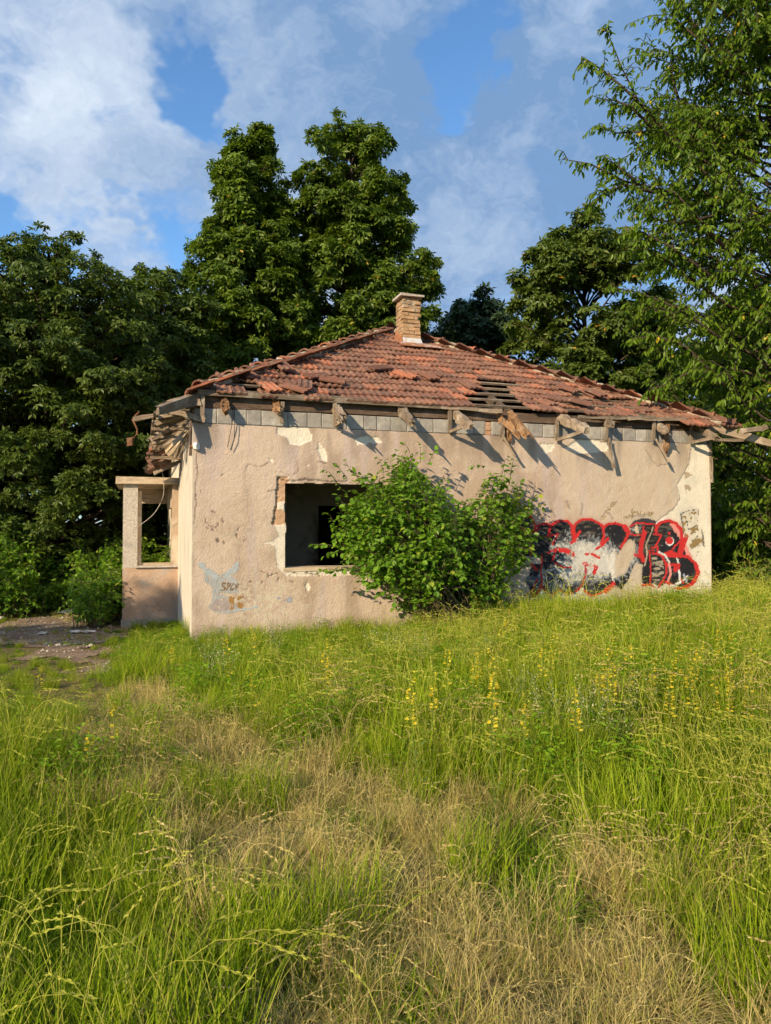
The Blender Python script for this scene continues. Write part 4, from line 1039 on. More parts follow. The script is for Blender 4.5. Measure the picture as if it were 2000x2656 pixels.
def make_tree(name, label, cat, base, H_, profile, nb, leafkind, size, mat, seed, z0=1.2, per=52, clump=.62, rise=.35, group=None, lean=(0, 0), trunk_r=.2, flat=.7, frac=(.45, .66, .84, 1.0), offs=None):
    """profile: list of (height, radius). Crown built from branches that carry leaf clumps."""
    r = np.random.default_rng(seed); base = np.array([base[0], base[1], float(height(np.array(base[0]), np.array(base[1])))])
    root = empty(name, base); tag(root, label, cat, group)
    zs_ = np.array([p[0] for p in profile]); rs_ = np.array([p[1] for p in profile])
    ox = np.array([(p[2] if len(p) > 2 else 0) for p in profile])
    tb = MB(); top = np.array([lean[0], lean[1], H_ * .96])
    tp = wander(np.zeros(3), top, 9, .06, r); tp[:, 0] += np.interp(tp[:, 2], zs_, ox) * .8
    tb.tube(tp, np.linspace(trunk_r, .03, 9) * np.array([1.35] + [1] * 8), 8)
    cl = []; zz = np.linspace(zs_[0], zs_[-1], 200); w = np.interp(zz, zs_, rs_) ** .6; w = w / w.sum()
    for i in range(nb):
        zt = r.choice(zz, p=w) if i > 6 else zs_[-1] - i * .25
        R_ = np.interp(zt, zs_, rs_) * (r.uniform(.80, 1.04) if r.random() < .78 else r.uniform(.35, .8)); az = i * 2.39996 + r.normal() * .3
        cx = np.interp(zt, zs_, ox)
        end = np.array([math.cos(az) * R_ + cx, math.sin(az) * R_, zt])
        zb = max(zt - rise * R_ - .4, z0 * .8); k = np.clip(zb / (H_ * .96), 0, .97) * 8; k0 = int(k)
        st = tp[k0] + (tp[min(k0 + 1, 8)] - tp[k0]) * (k - k0)
        P = wander(st, end, 6, .05, r); P[1:-1, 2] += .06 * R_
        tb.tube(P, np.linspace(.05 * trunk_r / .2, .012, 6), 4)
        for f_ in frac:
            ff = min(1, f_ + r.normal() * .05); j = ff * 5; j0 = min(int(j), 4); c = P[j0] + (P[j0 + 1] - P[j0]) * (j - j0)
            cl.append((c + r.normal(0, .12, 3), (.6 + .4 * min(1.0, (zs_[-1] - zt) / 2.0)) * clump * r.uniform(.7, 1.25) * (.8 + .3 * (ff > .9))))
    C = np.array([c for c, _ in cl]); RC = np.array([q for _, q in cl])
    cnt = np.maximum((per * (RC / clump) ** 2).astype(int), 8); idx = np.repeat(np.arange(len(C)), cnt); n = len(idx)
    axis_c = np.stack([np.interp(C[:, 2], zs_, ox), np.zeros(len(C)), C[:, 2] - .6], -1)
    out = norm(C - axis_c)[idx]
    d = norm(r.normal(0, 1, (n, 3)) + out * .75 + np.array([0, 0, .45]))
    pos = C[idx] + d * (RC[idx] * (.35 + .65 * r.random(n) ** .6))[:, None] * np.array([1, 1, flat])
    upv = norm(d * .45 + out * .35 + np.array([0, 0, .6]) + r.normal(0, .42, (n, 3)))
    ax = norm(d * np.array([1, 1, .2]) + r.normal(0, .35, (n, 3)) + np.array([0, 0, -.28]))
    V, Fc = scatter_leaves(leafkind, pos, ax, upv, size * r.uniform(.65, 1.15, n))
    tb.build('trunk', M['bark'], root, smooth=True)
    link('crown', new_mesh('crown', V, [Fc]), mat, root)
    return root, n * len(leafkind[1])


PALM = leaf_palmate(7); PALM5 = leaf_palmate(5); LEAF = leaf_simple(.5); LEAFN = leaf_simple(.36, .08, .2)
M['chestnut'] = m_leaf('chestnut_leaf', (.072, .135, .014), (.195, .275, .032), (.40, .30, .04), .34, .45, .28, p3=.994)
M['chestnut_shaded'] = m_leaf('shaded_chestnut_leaf', (.055, .100, .015), (.140, .195, .030), None, .30, .45, .28)  # darker copy of the chestnut leaf, shade on the left trees put into the colour
M['cherry'] = m_leaf('cherry_leaf', (.095, .185, .014), (.215, .325, .026), (.60, .46, .04), .44, .42, .3, p3=.991)
M['cone'] = m_leaf('blue_green_leaf', (.030, .066, .028), (.060, .105, .042), None, .2, .5, .4)
M['farleaf'] = m_leaf('maple_leaf', (.070, .118, .018), (.155, .210, .034), (.42, .24, .03), .32, .45, .28, p3=.995)
M['bush'] = m_leaf('bush_leaf', (.115, .250, .018), (.25, .430, .036), (.36, .42, .05), .44, .42, .3)
M['bramble'] = m_leaf('bramble_leaf', (.085, .160, .018), (.18, .285, .030), None, .32, .45, .45)


def X_at(px, Y): return (px - 1000) / F * Y


tri = {}
# two horse chestnuts behind the roof
Yc = 25.0; k = Yc / F
def Z_at(py, Y): return CAM[2] + (HOR - py) * Y / F
rt_ = make_tree('chestnut_tree', 'tall horse chestnut behind the roof, left of the two with pointed tops', 'tree', (X_at(650, Yc), Yc), Z_at(312, Yc),
          [(2.5, 1.8), (4.5, 2.4, -.2), (Z_at(900, Yc), 2.3, -.15), (Z_at(760, Yc), 2.3, -.15), (Z_at(680, Yc), 2.0, -.1), (Z_at(600, Yc), 1.5, 0), (Z_at(500, Yc), 1.2), (Z_at(410, Yc), 1.05), (Z_at(350, Yc), .7), (Z_at(318, Yc), .25)], 260, PALM5, .22, M['chestnut'], 11, 2.2, 42, .44)
Yd = 26.5
rt_ = make_tree('chestnut_tree', 'tall horse chestnut right behind the chimney with a broad top', 'tree', (X_at(915, Yd), Yd), Z_at(306, Yd),
          [(2.5, 2.0), (4.5, 2.7), (Z_at(900, Yd), 2.7, .1), (Z_at(720, Yd), 2.6, .15), (Z_at(600, Yd), 2.1), (Z_at(480, Yd), 2.0), (Z_at(400, Yd), 1.8), (Z_at(350, Yd), 1.25, -.1), (Z_at(312, Yd), .4, -.1)], 280, PALM5, .22, M['chestnut'], 23, 2.2, 42, .44)
# left group
Ya = 17.5
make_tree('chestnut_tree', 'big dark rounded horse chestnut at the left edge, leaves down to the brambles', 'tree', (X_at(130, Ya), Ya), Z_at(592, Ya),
          [(.9, 1.7), (2.2, 2.5), (4.2, 2.75), (6.0, 2.65), (7.4, 2.1), (Z_at(640, Ya), 1.3), (Z_at(600, Ya), .4)], 340, PALM5, .145, M['chestnut_shaded'], 31, 1.0, 36, .345, trunk_r=.24)
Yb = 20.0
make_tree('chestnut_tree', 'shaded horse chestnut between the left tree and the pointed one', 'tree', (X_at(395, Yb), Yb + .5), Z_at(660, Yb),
          [(1.2, 1.2), (2.5, 1.7), (5.0, 1.7), (7.0, 1.55), (8.2, 1.15), (Z_at(662, Yb), .4)], 130, PALM5, .20, M['chestnut_shaded'], 37, 1.2, 38, .42)
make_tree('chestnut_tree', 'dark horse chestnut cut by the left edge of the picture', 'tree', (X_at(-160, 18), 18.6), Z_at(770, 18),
          [(.9, 1.6), (2.5, 2.3), (4.5, 2.2), (5.8, 1.6), (Z_at(780, 18), .4)], 110, PALM5, .19, M['chestnut_shaded'], 39, 1.0, 36, .42)
# right group
Ys = 33.0
make_tree('fir_like_tree', 'small dark bluish tree peeking over the roof right of the chimney', 'tree', (X_at(1245, Ys), Ys), Z_at(762, Ys),
          [(2.0, 2.6), (6.0, 2.4), (Z_at(900, Ys), 2.1), (Z_at(830, Ys), 1.5), (Z_at(780, Ys), .7), (Z_at(762, Ys), .15)], 80, PALM5, .30, M['cone'], 41, 2.0, 40, .55)
Ym = 27.0
make_tree('maple_tree', 'airy dark green tree behind the right slope of the roof', 'tree', (X_at(1525, Ym), Ym), Z_at(545, Ym),
          [(2.5, 1.6), (5.0, 2.4, -.1), (Z_at(850, Ym), 2.75, -.1), (Z_at(720, Ym), 2.5, -.1), (Z_at(640, Ym), 1.9, -.1), (Z_at(590, Ym), 1.15), (Z_at(548, Ym), .35)], 180, PALM5, .26, M['farleaf'], 43, 2.5, 32, .5, rise=.6, flat=.55)
make_tree('maple_tree', 'dark tree filling the gap under the cherry branches at right', 'tree', (X_at(1720, 29), 29), Z_at(760, 29),
          [(1.5, 2.2), (4.0, 2.6), (7.0, 2.3), (9.2, 1.5), (Z_at(765, 29), .4)], 90, PALM5, .32, M['farleaf'], 47, 1.2, 24, .6)


def spray_tree(name, label, cat, base, twigs, mat, size, step, seed, tmpl, trunk, group=None, droop=.5, leafpart='crown'):
    """twigs: list of polylines (k,3) relative to base, leaves alternate along the outer part"""
    r = np.random.default_rng(seed); root = empty(name, base); tag(root, label, cat, group)
    tb = MB()
    for P, r0, r1 in trunk: tb.tube(P, np.linspace(r0, r1, len(P)), 6)
    pos = []; ax = []
    for P, f0 in twigs:
        seg = np.linalg.norm(np.diff(P, axis=0), axis=1); L_ = np.concatenate([[0], np.cumsum(seg)]); n = max(int(L_[-1] * (1 - f0) / step), 3)
        s = np.linspace(f0 * L_[-1], L_[-1], n) + r.normal(0, step * .25, n)
        p = np.stack([np.interp(s, L_, P[:, i]) for i in range(3)], -1)
        d = norm(np.stack([np.interp(np.clip(s + .05, 0, L_[-1]), L_, P[:, i]) for i in range(3)], -1) - np.stack([np.interp(np.clip(s - .05, 0, L_[-1]), L_, P[:, i]) for i in range(3)], -1))
        side = norm(np.cross(d, np.array([0, 0, 1.0])) + 1e-3) * np.where(np.arange(n) % 2, 1, -1)[:, None]
        a = norm(d * .55 + side * .75 + r.normal(0, .3, (n, 3)) + np.array([0, 0, -droop]))
        pos.append(p + r.normal(0, .012, p.shape)); ax.append(a)
        tb.tube(P, np.linspace(.011, .004, len(P)) * (1 if leafpart == 'crown' else .32), 3)
    pos = np.concatenate(pos); ax = np.concatenate(ax); n = len(pos)
    up = norm(np.array([0, 0, 1.0]) + r.normal(0, .40, (n, 3)))
    V, Fc = scatter_leaves(tmpl, pos, ax, up, size * r.uniform(.6, 1.15, n))
    tb.build('trunk' if leafpart == 'crown' else 'stems', M['bark'] if leafpart == 'crown' else M['twig'], root, smooth=True)
    link(leafpart, new_mesh(leafpart, V, [Fc]), mat, root)
    return root, n


# cherry tree at the right edge
def cherry():
    r = np.random.default_rng(61); base = np.array([7.75, 14.2, 0.0])
    prof = [(.4, 1.3), (1.6, 1.7), (3.2, 1.75), (4.2, 2.7), (5.5, 3.0), (7.0, 3.1), (8.5, 3.2), (10.0, 3.0), (11.5, 2.6), (13.0, 1.6), (13.8, .5)]
    zs_ = np.array([p[0] for p in prof]); rs_ = np.array([p[1] for p in prof])
    tp = wander(np.zeros(3), np.array([.2, .3, 13.2]), 10, .07, r); trunk = [(tp, .23, .04)]; twigs = []
    zz = np.linspace(.4, 13.8, 300); w = np.interp(zz, zs_, rs_); w /= w.sum()
    for i in range(208):
        zt = r.choice(zz, p=w); R_ = np.interp(zt, zs_, rs_) * r.uniform(.6, 1.05); az = i * 2.39996 + r.normal() * .3
        end = np.array([math.cos(az) * R_, math.sin(az) * R_, zt]); zb = max(zt - .55 * R_, .6); kk = min(zb / 13.2 * 9, 8.9); k0 = int(kk)
        st = tp[k0] + (tp[k0 + 1] - tp[k0]) * (kk - k0)
        P = wander(st, end, 7, .06, r); trunk.append((P, .032, .006))
        for j in range(20):
            f = .35 + .65 * r.random(); q = f * 6; q0 = min(int(q), 5); s = P[q0] + (P[q0 + 1] - P[q0]) * (q - q0)
            d = norm(np.array([math.cos(az), math.sin(az), 0]) * .9 + r.normal(0, .75, 3) + np.array([0, 0, .15])); L_ = r.uniform(.45, .95)
            e = s + d * L_ + np.array([0, 0, -.16 * L_]); m_ = (s + e) / 2 + np.array([0, 0, .07])
            twigs.append((np.array([s, m_, e]), .08))
    # long shoots reaching out to the left over the roof
    for pl, Y in (([(1900, 520), (1760, 380), (1660, 270), (1610, 170), (1572, 72)], 13.6), ([(1700, 310), (1620, 230), (1560, 180), (1508, 145)], 13.6), ([(1690, 330), (1640, 280), (1600, 262), (1555, 255)], 13.6), ([(1880, 640), (1750, 500), (1620, 470), (1530, 425), (1456, 412)], 13.3), ([(1700, 500), (1620, 480), (1570, 500), (1530, 535)], 13.3), ([(1650, 470), (1600, 430), (1575, 415)], 13.2), ([(1800, 420), (1700, 340), (1600, 345), (1548, 325)], 13.8), ([(1760, 260), (1740, 190), (1760, 150)], 13.8), ([(1900, 200), (1820, 110), (1750, 50), (1712, 52)], 13.4), ([(1850, 120), (1780, 40), (1740, 0)], 13.6), ([(1850, 720), (1740, 640), (1660, 600), (1630, 610)], 13.2), ([(1900, 900), (1760, 800), (1660, 760), (1590, 745)], 13.4), ([(1880, 1000), (1780, 900), (1700, 870), (1640, 880)], 13.0), ([(1900, 800), (1760, 700), (1690, 650), (1640, 655)], 13.6), ([(1900, 980), (1800, 960), (1720, 1000), (1690, 1010)], 13.0), ([(1850, 560), (1760, 580), (1700, 570), (1650, 530)], 13.4)):
        P = np.array([at_depth(a, b, Y) for a, b in pl]) - base; trunk.append((P, .03, .006)); twigs.append((P, .12))
        for j in range(12):
            f = .25 + .75 * r.random(); q = f * (len(P) - 1); q0 = min(int(q), len(P) - 2); s = P[q0] + (P[q0 + 1] - P[q0]) * (q - q0)
            d = norm(norm(P[-1] - P[0]) * .7 + r.normal(0, .6, 3)); L_ = r.uniform(.25, .55) * (1.15 - .6 * f); twigs.append((np.array([s, s + d * L_ * .5 + [0, 0, .03], s + d * L_ - [0, 0, .06]]), .05))
    return spray_tree('cherry_tree', 'tall cherry tree with long leafy shoots at the right edge', 'tree', base, twigs, M['cherry'], .148, .042, 62, LEAFN, trunk, droop=.75)


print('cherry leaves', cherry()[1])


# the shrub growing in front of the wall
def big_bush():
    r = np.random.default_rng(71); c = to_world(np.array([float(at_y(1150, 1600, -.55)[0]), -.62, 0.0])); base = np.array([c[0], c[1], 0.0])
    outline = [(1135, 1594), (1085, 1562), (1010, 1522), (935, 1485), (888, 1400), (900, 1330), (930, 1265), (915, 1255), (960, 1248), (1000, 1236), (1050, 1210), (1105, 1220), (1140, 1255), (1185, 1320), (1235, 1362), (1268, 1320), (1292, 1238), (1328, 1238), (1335, 1275), (1345, 1300), (1345, 1330), (1340, 1380), (1350, 1430), (1330, 1500), (1310, 1560), (1270, 1590), (1100, 1592)]
    twigs = []; trunk = []; tries = 0
    stems = [at_y(p, 1612, -.6) for p in (1125, 1150, 1185, 1225, 1265)]
    stems = [to_world(np.array([s[0], -.55 - .15 * (i % 2), -.05])) - base for i, s in enumerate(stems)]
    tips = []
    while len(tips) < 185 and tries < 20000:
        tries += 1; px, py = r.uniform(830, 1430), r.uniform(1160, 1600)
        if not in_poly(np.array(px), np.array(py), outline): continue
        rel = 1 - ((px - 1120) / 310) ** 2 - ((py - 1410) / 240) ** 2
        v = -.12 - (.15 + 1.05 * max(rel, .0)) * r.random()
        tips.append(to_world(at_y(px, py, v)) - base)
    for i, t in enumerate(tips):
        s = stems[i % 5]; P = wander(s, t, 6, .05, r)
        P[1:-1] += np.array([0, 0, .10]); trunk.append((P, .012, .004))
        for j in range(12):
            q0 = t + r.normal(0, .125, 3) * np.array([1, .7, .9]); d = norm((t - s) * .5 + r.normal(0, .7, 3)); L_ = r.uniform(.14, .32)
            loc = to_local(q0 + base)
            if loc[1] > -.08: q0 = q0 - VIN * (loc[1] + .1)
            twigs.append((np.array([q0 - d * L_ * .4, q0 + [0, 0, .02], q0 + d * L_ * .6 - [0, 0, .03]]), .0))
    for pl in ([(900, 1240), (880, 1215), (870, 1200)], [(930, 1240), (905, 1215), (895, 1195)], [(1070, 1200), (1060, 1165), (1050, 1150)], [(1090, 1200), (1090, 1160), (1088, 1148)], [(1110, 1205), (1125, 1175), (1130, 1155)], [(880, 1260), (855, 1225), (838, 1218)], [(1300, 1240), (1310, 1195), (1318, 1185)], [(1320, 1260), (1330, 1200), (1332, 1190)], [(1350, 1310), (1380, 1290), (1400, 1288)], [(880, 1420), (850, 1412), (815, 1412)], [(1370, 1400), (1400, 1390), (1425, 1395)], [(880, 1480), (850, 1475), (825, 1482)], [(1010, 1220), (1000, 1195), (1005, 1190)]):
        P = np.array([to_world(at_y(a, b, -.5)) for a, b in pl]) - base; twigs.append((P, .0)); trunk.append((P, .006, .003))
    return spray_tree('leafy_shrub', 'large bright green shrub growing against the wall beside the window', 'shrub', base, twigs, M['bush'], .088, .036, 72, leaf_simple(.68, .08, .18), trunk, droop=.35, leafpart='foliage')


print('bush leaves', big_bush()[1])


def thicket(name, label, x0, x1, y0, y1, h, n, seed, size=.085, mat='bramble', cat='bush', group=None, zcap=None, prof=None):
    """arching canes with small leaves"""
    r = np.random.default_rng(seed); base = np.array([(x0 + x1) / 2, (y0 + y1) / 2, 0.0]); base[2] = float(height(base[0], base[1]))
    twigs = []; trunk = []
    for i in range(n):
        s = np.array([r.uniform(x0, x1), r.uniform(y0, y1), 0]) - base; s[2] = 0
        u = 1 - abs(s[0] * 2 / (x1 - x0)) ** 3; hh = h * (.35 + .65 * r.random()) * (.55 + .45 * u) * (.8 + .4 * vnoise(np.array(s[0] * .9 + seed), np.array(s[1] * .9)))
        a = r.random() * 6.28; L_ = hh * r.uniform(.2, .7); e = s + np.array([math.cos(a) * L_, math.sin(a) * L_, hh * r.uniform(.65, .95)]); m_ = s + np.array([math.cos(a) * L_ * .4, math.sin(a) * L_ * .4, hh])
        t = np.linspace(0, 1, 7)[:, None]; P = s * (1 - t) ** 2 + 2 * m_ * t * (1 - t) + e * t ** 2
        trunk.append((P, .007, .003)); twigs.append((P, .18))
        for j in range(6):
            f = r.uniform(.25, 1) * 6; q0 = min(int(f), 5); p = P[q0]; d = norm(r.normal(0, 1, 3) + [0, 0, .2]); L2 = r.uniform(.12, .32)
            twigs.append((np.array([p, p + d * L2 * .5, p + d * L2 - [0, 0, .04]]), .1))
    return spray_tree(name, label, cat, base, twigs, M[mat], size, .036, seed + 1, LEAF, trunk, group, droop=.3, leafpart='foliage')


thicket('bramble_bush', 'bramble thicket at the left edge beyond the dirt path', -9.6, -7.0, 14.4, 16.8, 1.85, 320, 81, .115, 'bush')
thicket('bramble_bush', 'bramble thicket in the middle, beyond the white scrap on the path', -7.0, -5.1, 15.6, 17.6, 1.55, 260, 83, .115, 'bush')
thicket('bramble_bush', 'sunlit leafy bush growing at the outer side of the porch', -5.55, -5.0, 13.1, 14.3, 1.15, 95, 85, .085, 'bush')
thicket('bramble_bush', 'bramble bush seen through the empty porch window', -4.9, -3.4, 16.4, 17.9, 1.75, 130, 87, .085, 'bush')
thicket('undergrowth', 'low dark undergrowth beside the right corner of the house', 6.1, 8.4, 13.2, 15.4, .95, 130, 89, .10)
thicket('undergrowth', 'tall dark undergrowth behind the cherry trunk', 6.2, 10.5, 16.2, 18.5, 3.4, 190, 91, .16)

make_tree('maple_tree', 'dark tree behind the cherry at the right edge of the picture', 'tree', (X_at(1985, 20.5), 20.5), 8.2,
          [(.6, 1.8), (2.5, 2.3), (4.5, 2.4), (6.5, 1.8), (8.0, .5)], 80, PALM5, .29, M['farleaf'], 49, .8, 26, .55)
# ---------------------------------------------------------------- meadow
M['g_green'] = m_leaf('grass_green', (.175, .270, .009), (.345, .430, .020), None, .34, .6, .10, (1.1, 1.15, .5))
M['g_short'] = m_leaf('grass_short', (.085, .180, .008), (.190, .300, .016), None, .34, .6, .10, (1.1, 1.15, .5))
M['g_pale'] = m_leaf('grass_pale', (.40, .43, .055), (.56, .54, .11), None, .32, .6, .10, (1.1, 1.05, .6))
M['g_dry'] = m_leaf('grass_dry', (.52, .42, .145), (.72, .60, .26), (.30, .21, .09), .25, .6, .08, (1.05, 1.0, .7), p3=.8)
M['g_forb'] = m_leaf('meadow_leaf', (.140, .280, .010), (.280, .430, .022), None, .40, .5, .15, (1.1, 1.2, .4))
M['f_yellow'] = m_leaf('yellow_petal', (.72, .58, .03), (.82, .70, .07), None, .35, .6, .2, (1.1, 1.0, .4))
M['f_white'] = m_leaf('cream_white_petal', (.50, .50, .28), (.68, .66, .42), None, .35, .6, .2, (1, 1, .8))
M['f_stem'] = m_leaf('flower_stem', (.14, .21, .035), (.21, .27, .05), None, .2, .6, .2)


def blades(r, n, rad, h, hw, lean, curl, width, seg=3):
    """n tapered blades in a tuft"""
    a = r.random(n) * 6.283; rr = rad * np.sqrt(r.random(n)); root = np.stack([np.cos(a) * rr, np.sin(a) * rr, np.zeros(n) - .02], -1)
    H_ = h + hw * (r.random(n) - .5) * 2; az = r.random(n) * 6.283; d = np.stack([np.cos(az), np.sin(az), np.zeros(n)], -1)
    ln = np.abs(r.normal(lean, lean * .5, n)); cu = np.abs(r.normal(curl, curl * .5, n))
    side = np.stack([-np.sin(az + r.normal(0, .6, n)), np.cos(az), np.zeros(n)], -1); side = norm(side)
    V = []; F4 = []; F3 = []
    k = seg * 2 + 1
    for s in range(seg + 1):
        t = s / seg; ang = ln + cu * t
        hor = H_ * t * np.sin(np.clip(ln + cu * t * .6, 0, 2.2)); ver = H_ * t * np.cos(np.clip(ln + cu * t * .6, 0, 1.75))
        c = root + d * hor[:, None] + np.array([0, 0, 1.0]) * ver[:, None]
        w = width * (1 - .55 * t) * r.uniform(.7, 1.3, n)
        if s < seg: V.append(np.stack([c - side * w[:, None] / 2, c + side * w[:, None] / 2], 1))
        else: V.append(c[:, None])
    V = np.concatenate(V, 1)
    b = (np.arange(n) * k)[:, None]
    for s in range(seg - 1): F4.append(b + np.array([2 * s, 2 * s + 1, 2 * s + 3, 2 * s + 2]))
    F3.append(b + np.array([2 * seg - 2, 2 * seg - 1, 2 * seg]))
    return V.reshape(-1, 3), np.concatenate(F4), np.concatenate(F3)


def seed_stems(r, n, rad, h, droop, mb_stem, mb_head, headlen=.13, spikes=16):
    for i in range(n):
        a = r.random() * 6.283; p = np.array([math.cos(a), math.sin(a), 0]) * rad * r.random(); H_ = h * r.uniform(.75, 1.15); az = r.random() * 6.283; d = np.array([math.cos(az), math.sin(az), 0]); L_ = droop * r.uniform(.3, 1.4)
        t = np.linspace(0, 1, 7)[:, None]; ctrl = p + np.array([0, 0, H_]) + d * H_ * .12; end = p + d * H_ * L_ + np.array([0, 0, H_ * (1 - .55 * L_ * L_)])
        P = p * (1 - t) ** 2 + 2 * ctrl * t * (1 - t) + end * t ** 2
        mb_stem.tube(P, np.linspace(.0016, .0010, 7), 3)
        hd = norm(P[-1] - P[-2]); sd = norm(np.cross(hd, [0, 0, 1.0]) + 1e-3); uu = np.cross(sd, hd)
        for j in range(spikes):
            f = j / spikes; q = P[-1] + hd * headlen * (f - .5); b = (sd * math.cos(j * 2.4) + uu * math.sin(j * 2.4)); l_ = .020 * (1 - .4 * f)
            mb_head.add(np.array([q, q + hd * l_ * .6 + b * .0050, q + hd * l_ * 1.3 + b * .0035, q + hd * l_ * .5 - b * .0005]), [np.array([[0, 1, 2, 3]])])


CLUMPS = bpy.data.collections.new('grass_clumps')


def clump_obj(i, parts):
    """parts: list of (V, [faces], material)"""
    V = np.concatenate([p[0] for p in parts]); fs = []; mi = []; off = 0
    mats = []
    for Vp, faces, m in parts:
        if m not in mats: mats.append(m)
        for f in faces:
            fs.append(np.asarray(f) + off); mi.append(np.full(len(f), mats.index(m)))
        off += len(Vp)
    me = new_mesh('clump', V, fs)
    for m in mats: me.materials.append(m)
    me.polygons.foreach_set('material_index', np.concatenate(mi).astype(np.int32))
    me.polygons.foreach_set('use_smooth', np.zeros(len(me.polygons), bool))
    o = bpy.data.objects.new('clump_%02d' % i, me); CLUMPS.objects.link(o)


KIND = {}
def reg(kind, parts):
    i = sum(len(v) for v in KIND.values()); KIND.setdefault(kind, []).append(i); clump_obj(i, parts)


rg = np.random.default_rng(101)
PR = .21
def P_(b, m): return (b[0], [b[1], b[2]], m)
def M_(mb, m): return (np.concatenate(mb.V), [np.concatenate(f) for f in mb.F.values()], m)
def stems(n, h, droop, hl, sp):
    st, hd = MB(), MB(); seed_stems(rg, n, PR, h, droop, st, hd, hl, sp); return st, hd
for s in range(4):
    reg('green', [P_(blades(rg, 170, PR, .38, .13, .16, .55, .0060), M['g_green']), P_(blades(rg, 110, PR, .20, .08, .4, .7, .006), M['g_short']), P_(blades(rg, 34, PR, .45, .1, .2, .7, .004), M['g_pale'])])
for s in range(3):
    reg('short', [P_(blades(rg, 230, PR, .15, .06, .45, .7, .0072), M['g_short']), P_(blades(rg, 60, PR, .21, .06, .3, .6, .005), M['g_green'])])
for s in range(4):
    st, hd = stems(5, .40, .8, .08, 10)
    reg('dry', [P_(blades(rg, 230, PR, .36, .12, 1.0, .75, .0042), M['g_dry']), P_(blades(rg, 40, PR, .30, .1, .8, .7, .0045), M['g_pale']), P_(blades(rg, 45, PR, .16, .06, .6, .7, .006), M['g_short']), M_(st, M['g_dry']), M_(hd, M['g_dry'])])
for s in range(4):
    st, hd = stems(20, .54, .55, .12, 14)
    reg('seed', [M_(st, M['g_pale']), M_(hd, M['g_pale']), P_(blades(rg, 130, PR, .34, .12, .2, .6, .0055), M['g_green']), P_(blades(rg, 90, PR, .18, .08, .4, .7, .006), M['g_short'])])
for s in range(3):
    st, hd = stems(16, .44, .75, .09, 12)
    reg('dryseed', [M_(st, M['g_dry']), M_(hd, M['g_dry']), P_(blades(rg, 100, PR, .32, .1, .6, .8, .0045), M['g_dry']), P_(blades(rg, 110, PR, .24, .1, .35, .7, .0055), M['g_green'])])
for s in range(3):
    n = 190; a = rg.random(n) * 6.283; rr = PR * np.sqrt(rg.random(n)); z = .05 + .30 * rg.random(n)
    pos = np.stack([np.cos(a) * rr, np.sin(a) * rr, z], -1); b_ = rg.random(n) * 6.283; ax = norm(np.stack([np.cos(b_), np.sin(b_), rg.normal(.2, .3, n)], -1)); up = norm(np.array([0, 0, 1.0]) + rg.normal(0, .35, (n, 3)))
    V, Fc = scatter_leaves(leaf_simple(.42), pos, ax, up, rg.uniform(.022, .05, n))
    reg('forb', [(V, [Fc], M['g_forb']), P_(blades(rg, 24, PR, .34, .06, .12, .2, .0035), M['f_stem']), P_(blades(rg, 90, PR, .3, .1, .2, .6, .0055), M['g_green']), P_(blades(rg, 70, PR, .16, .08, .4, .7, .006), M['g_short'])])


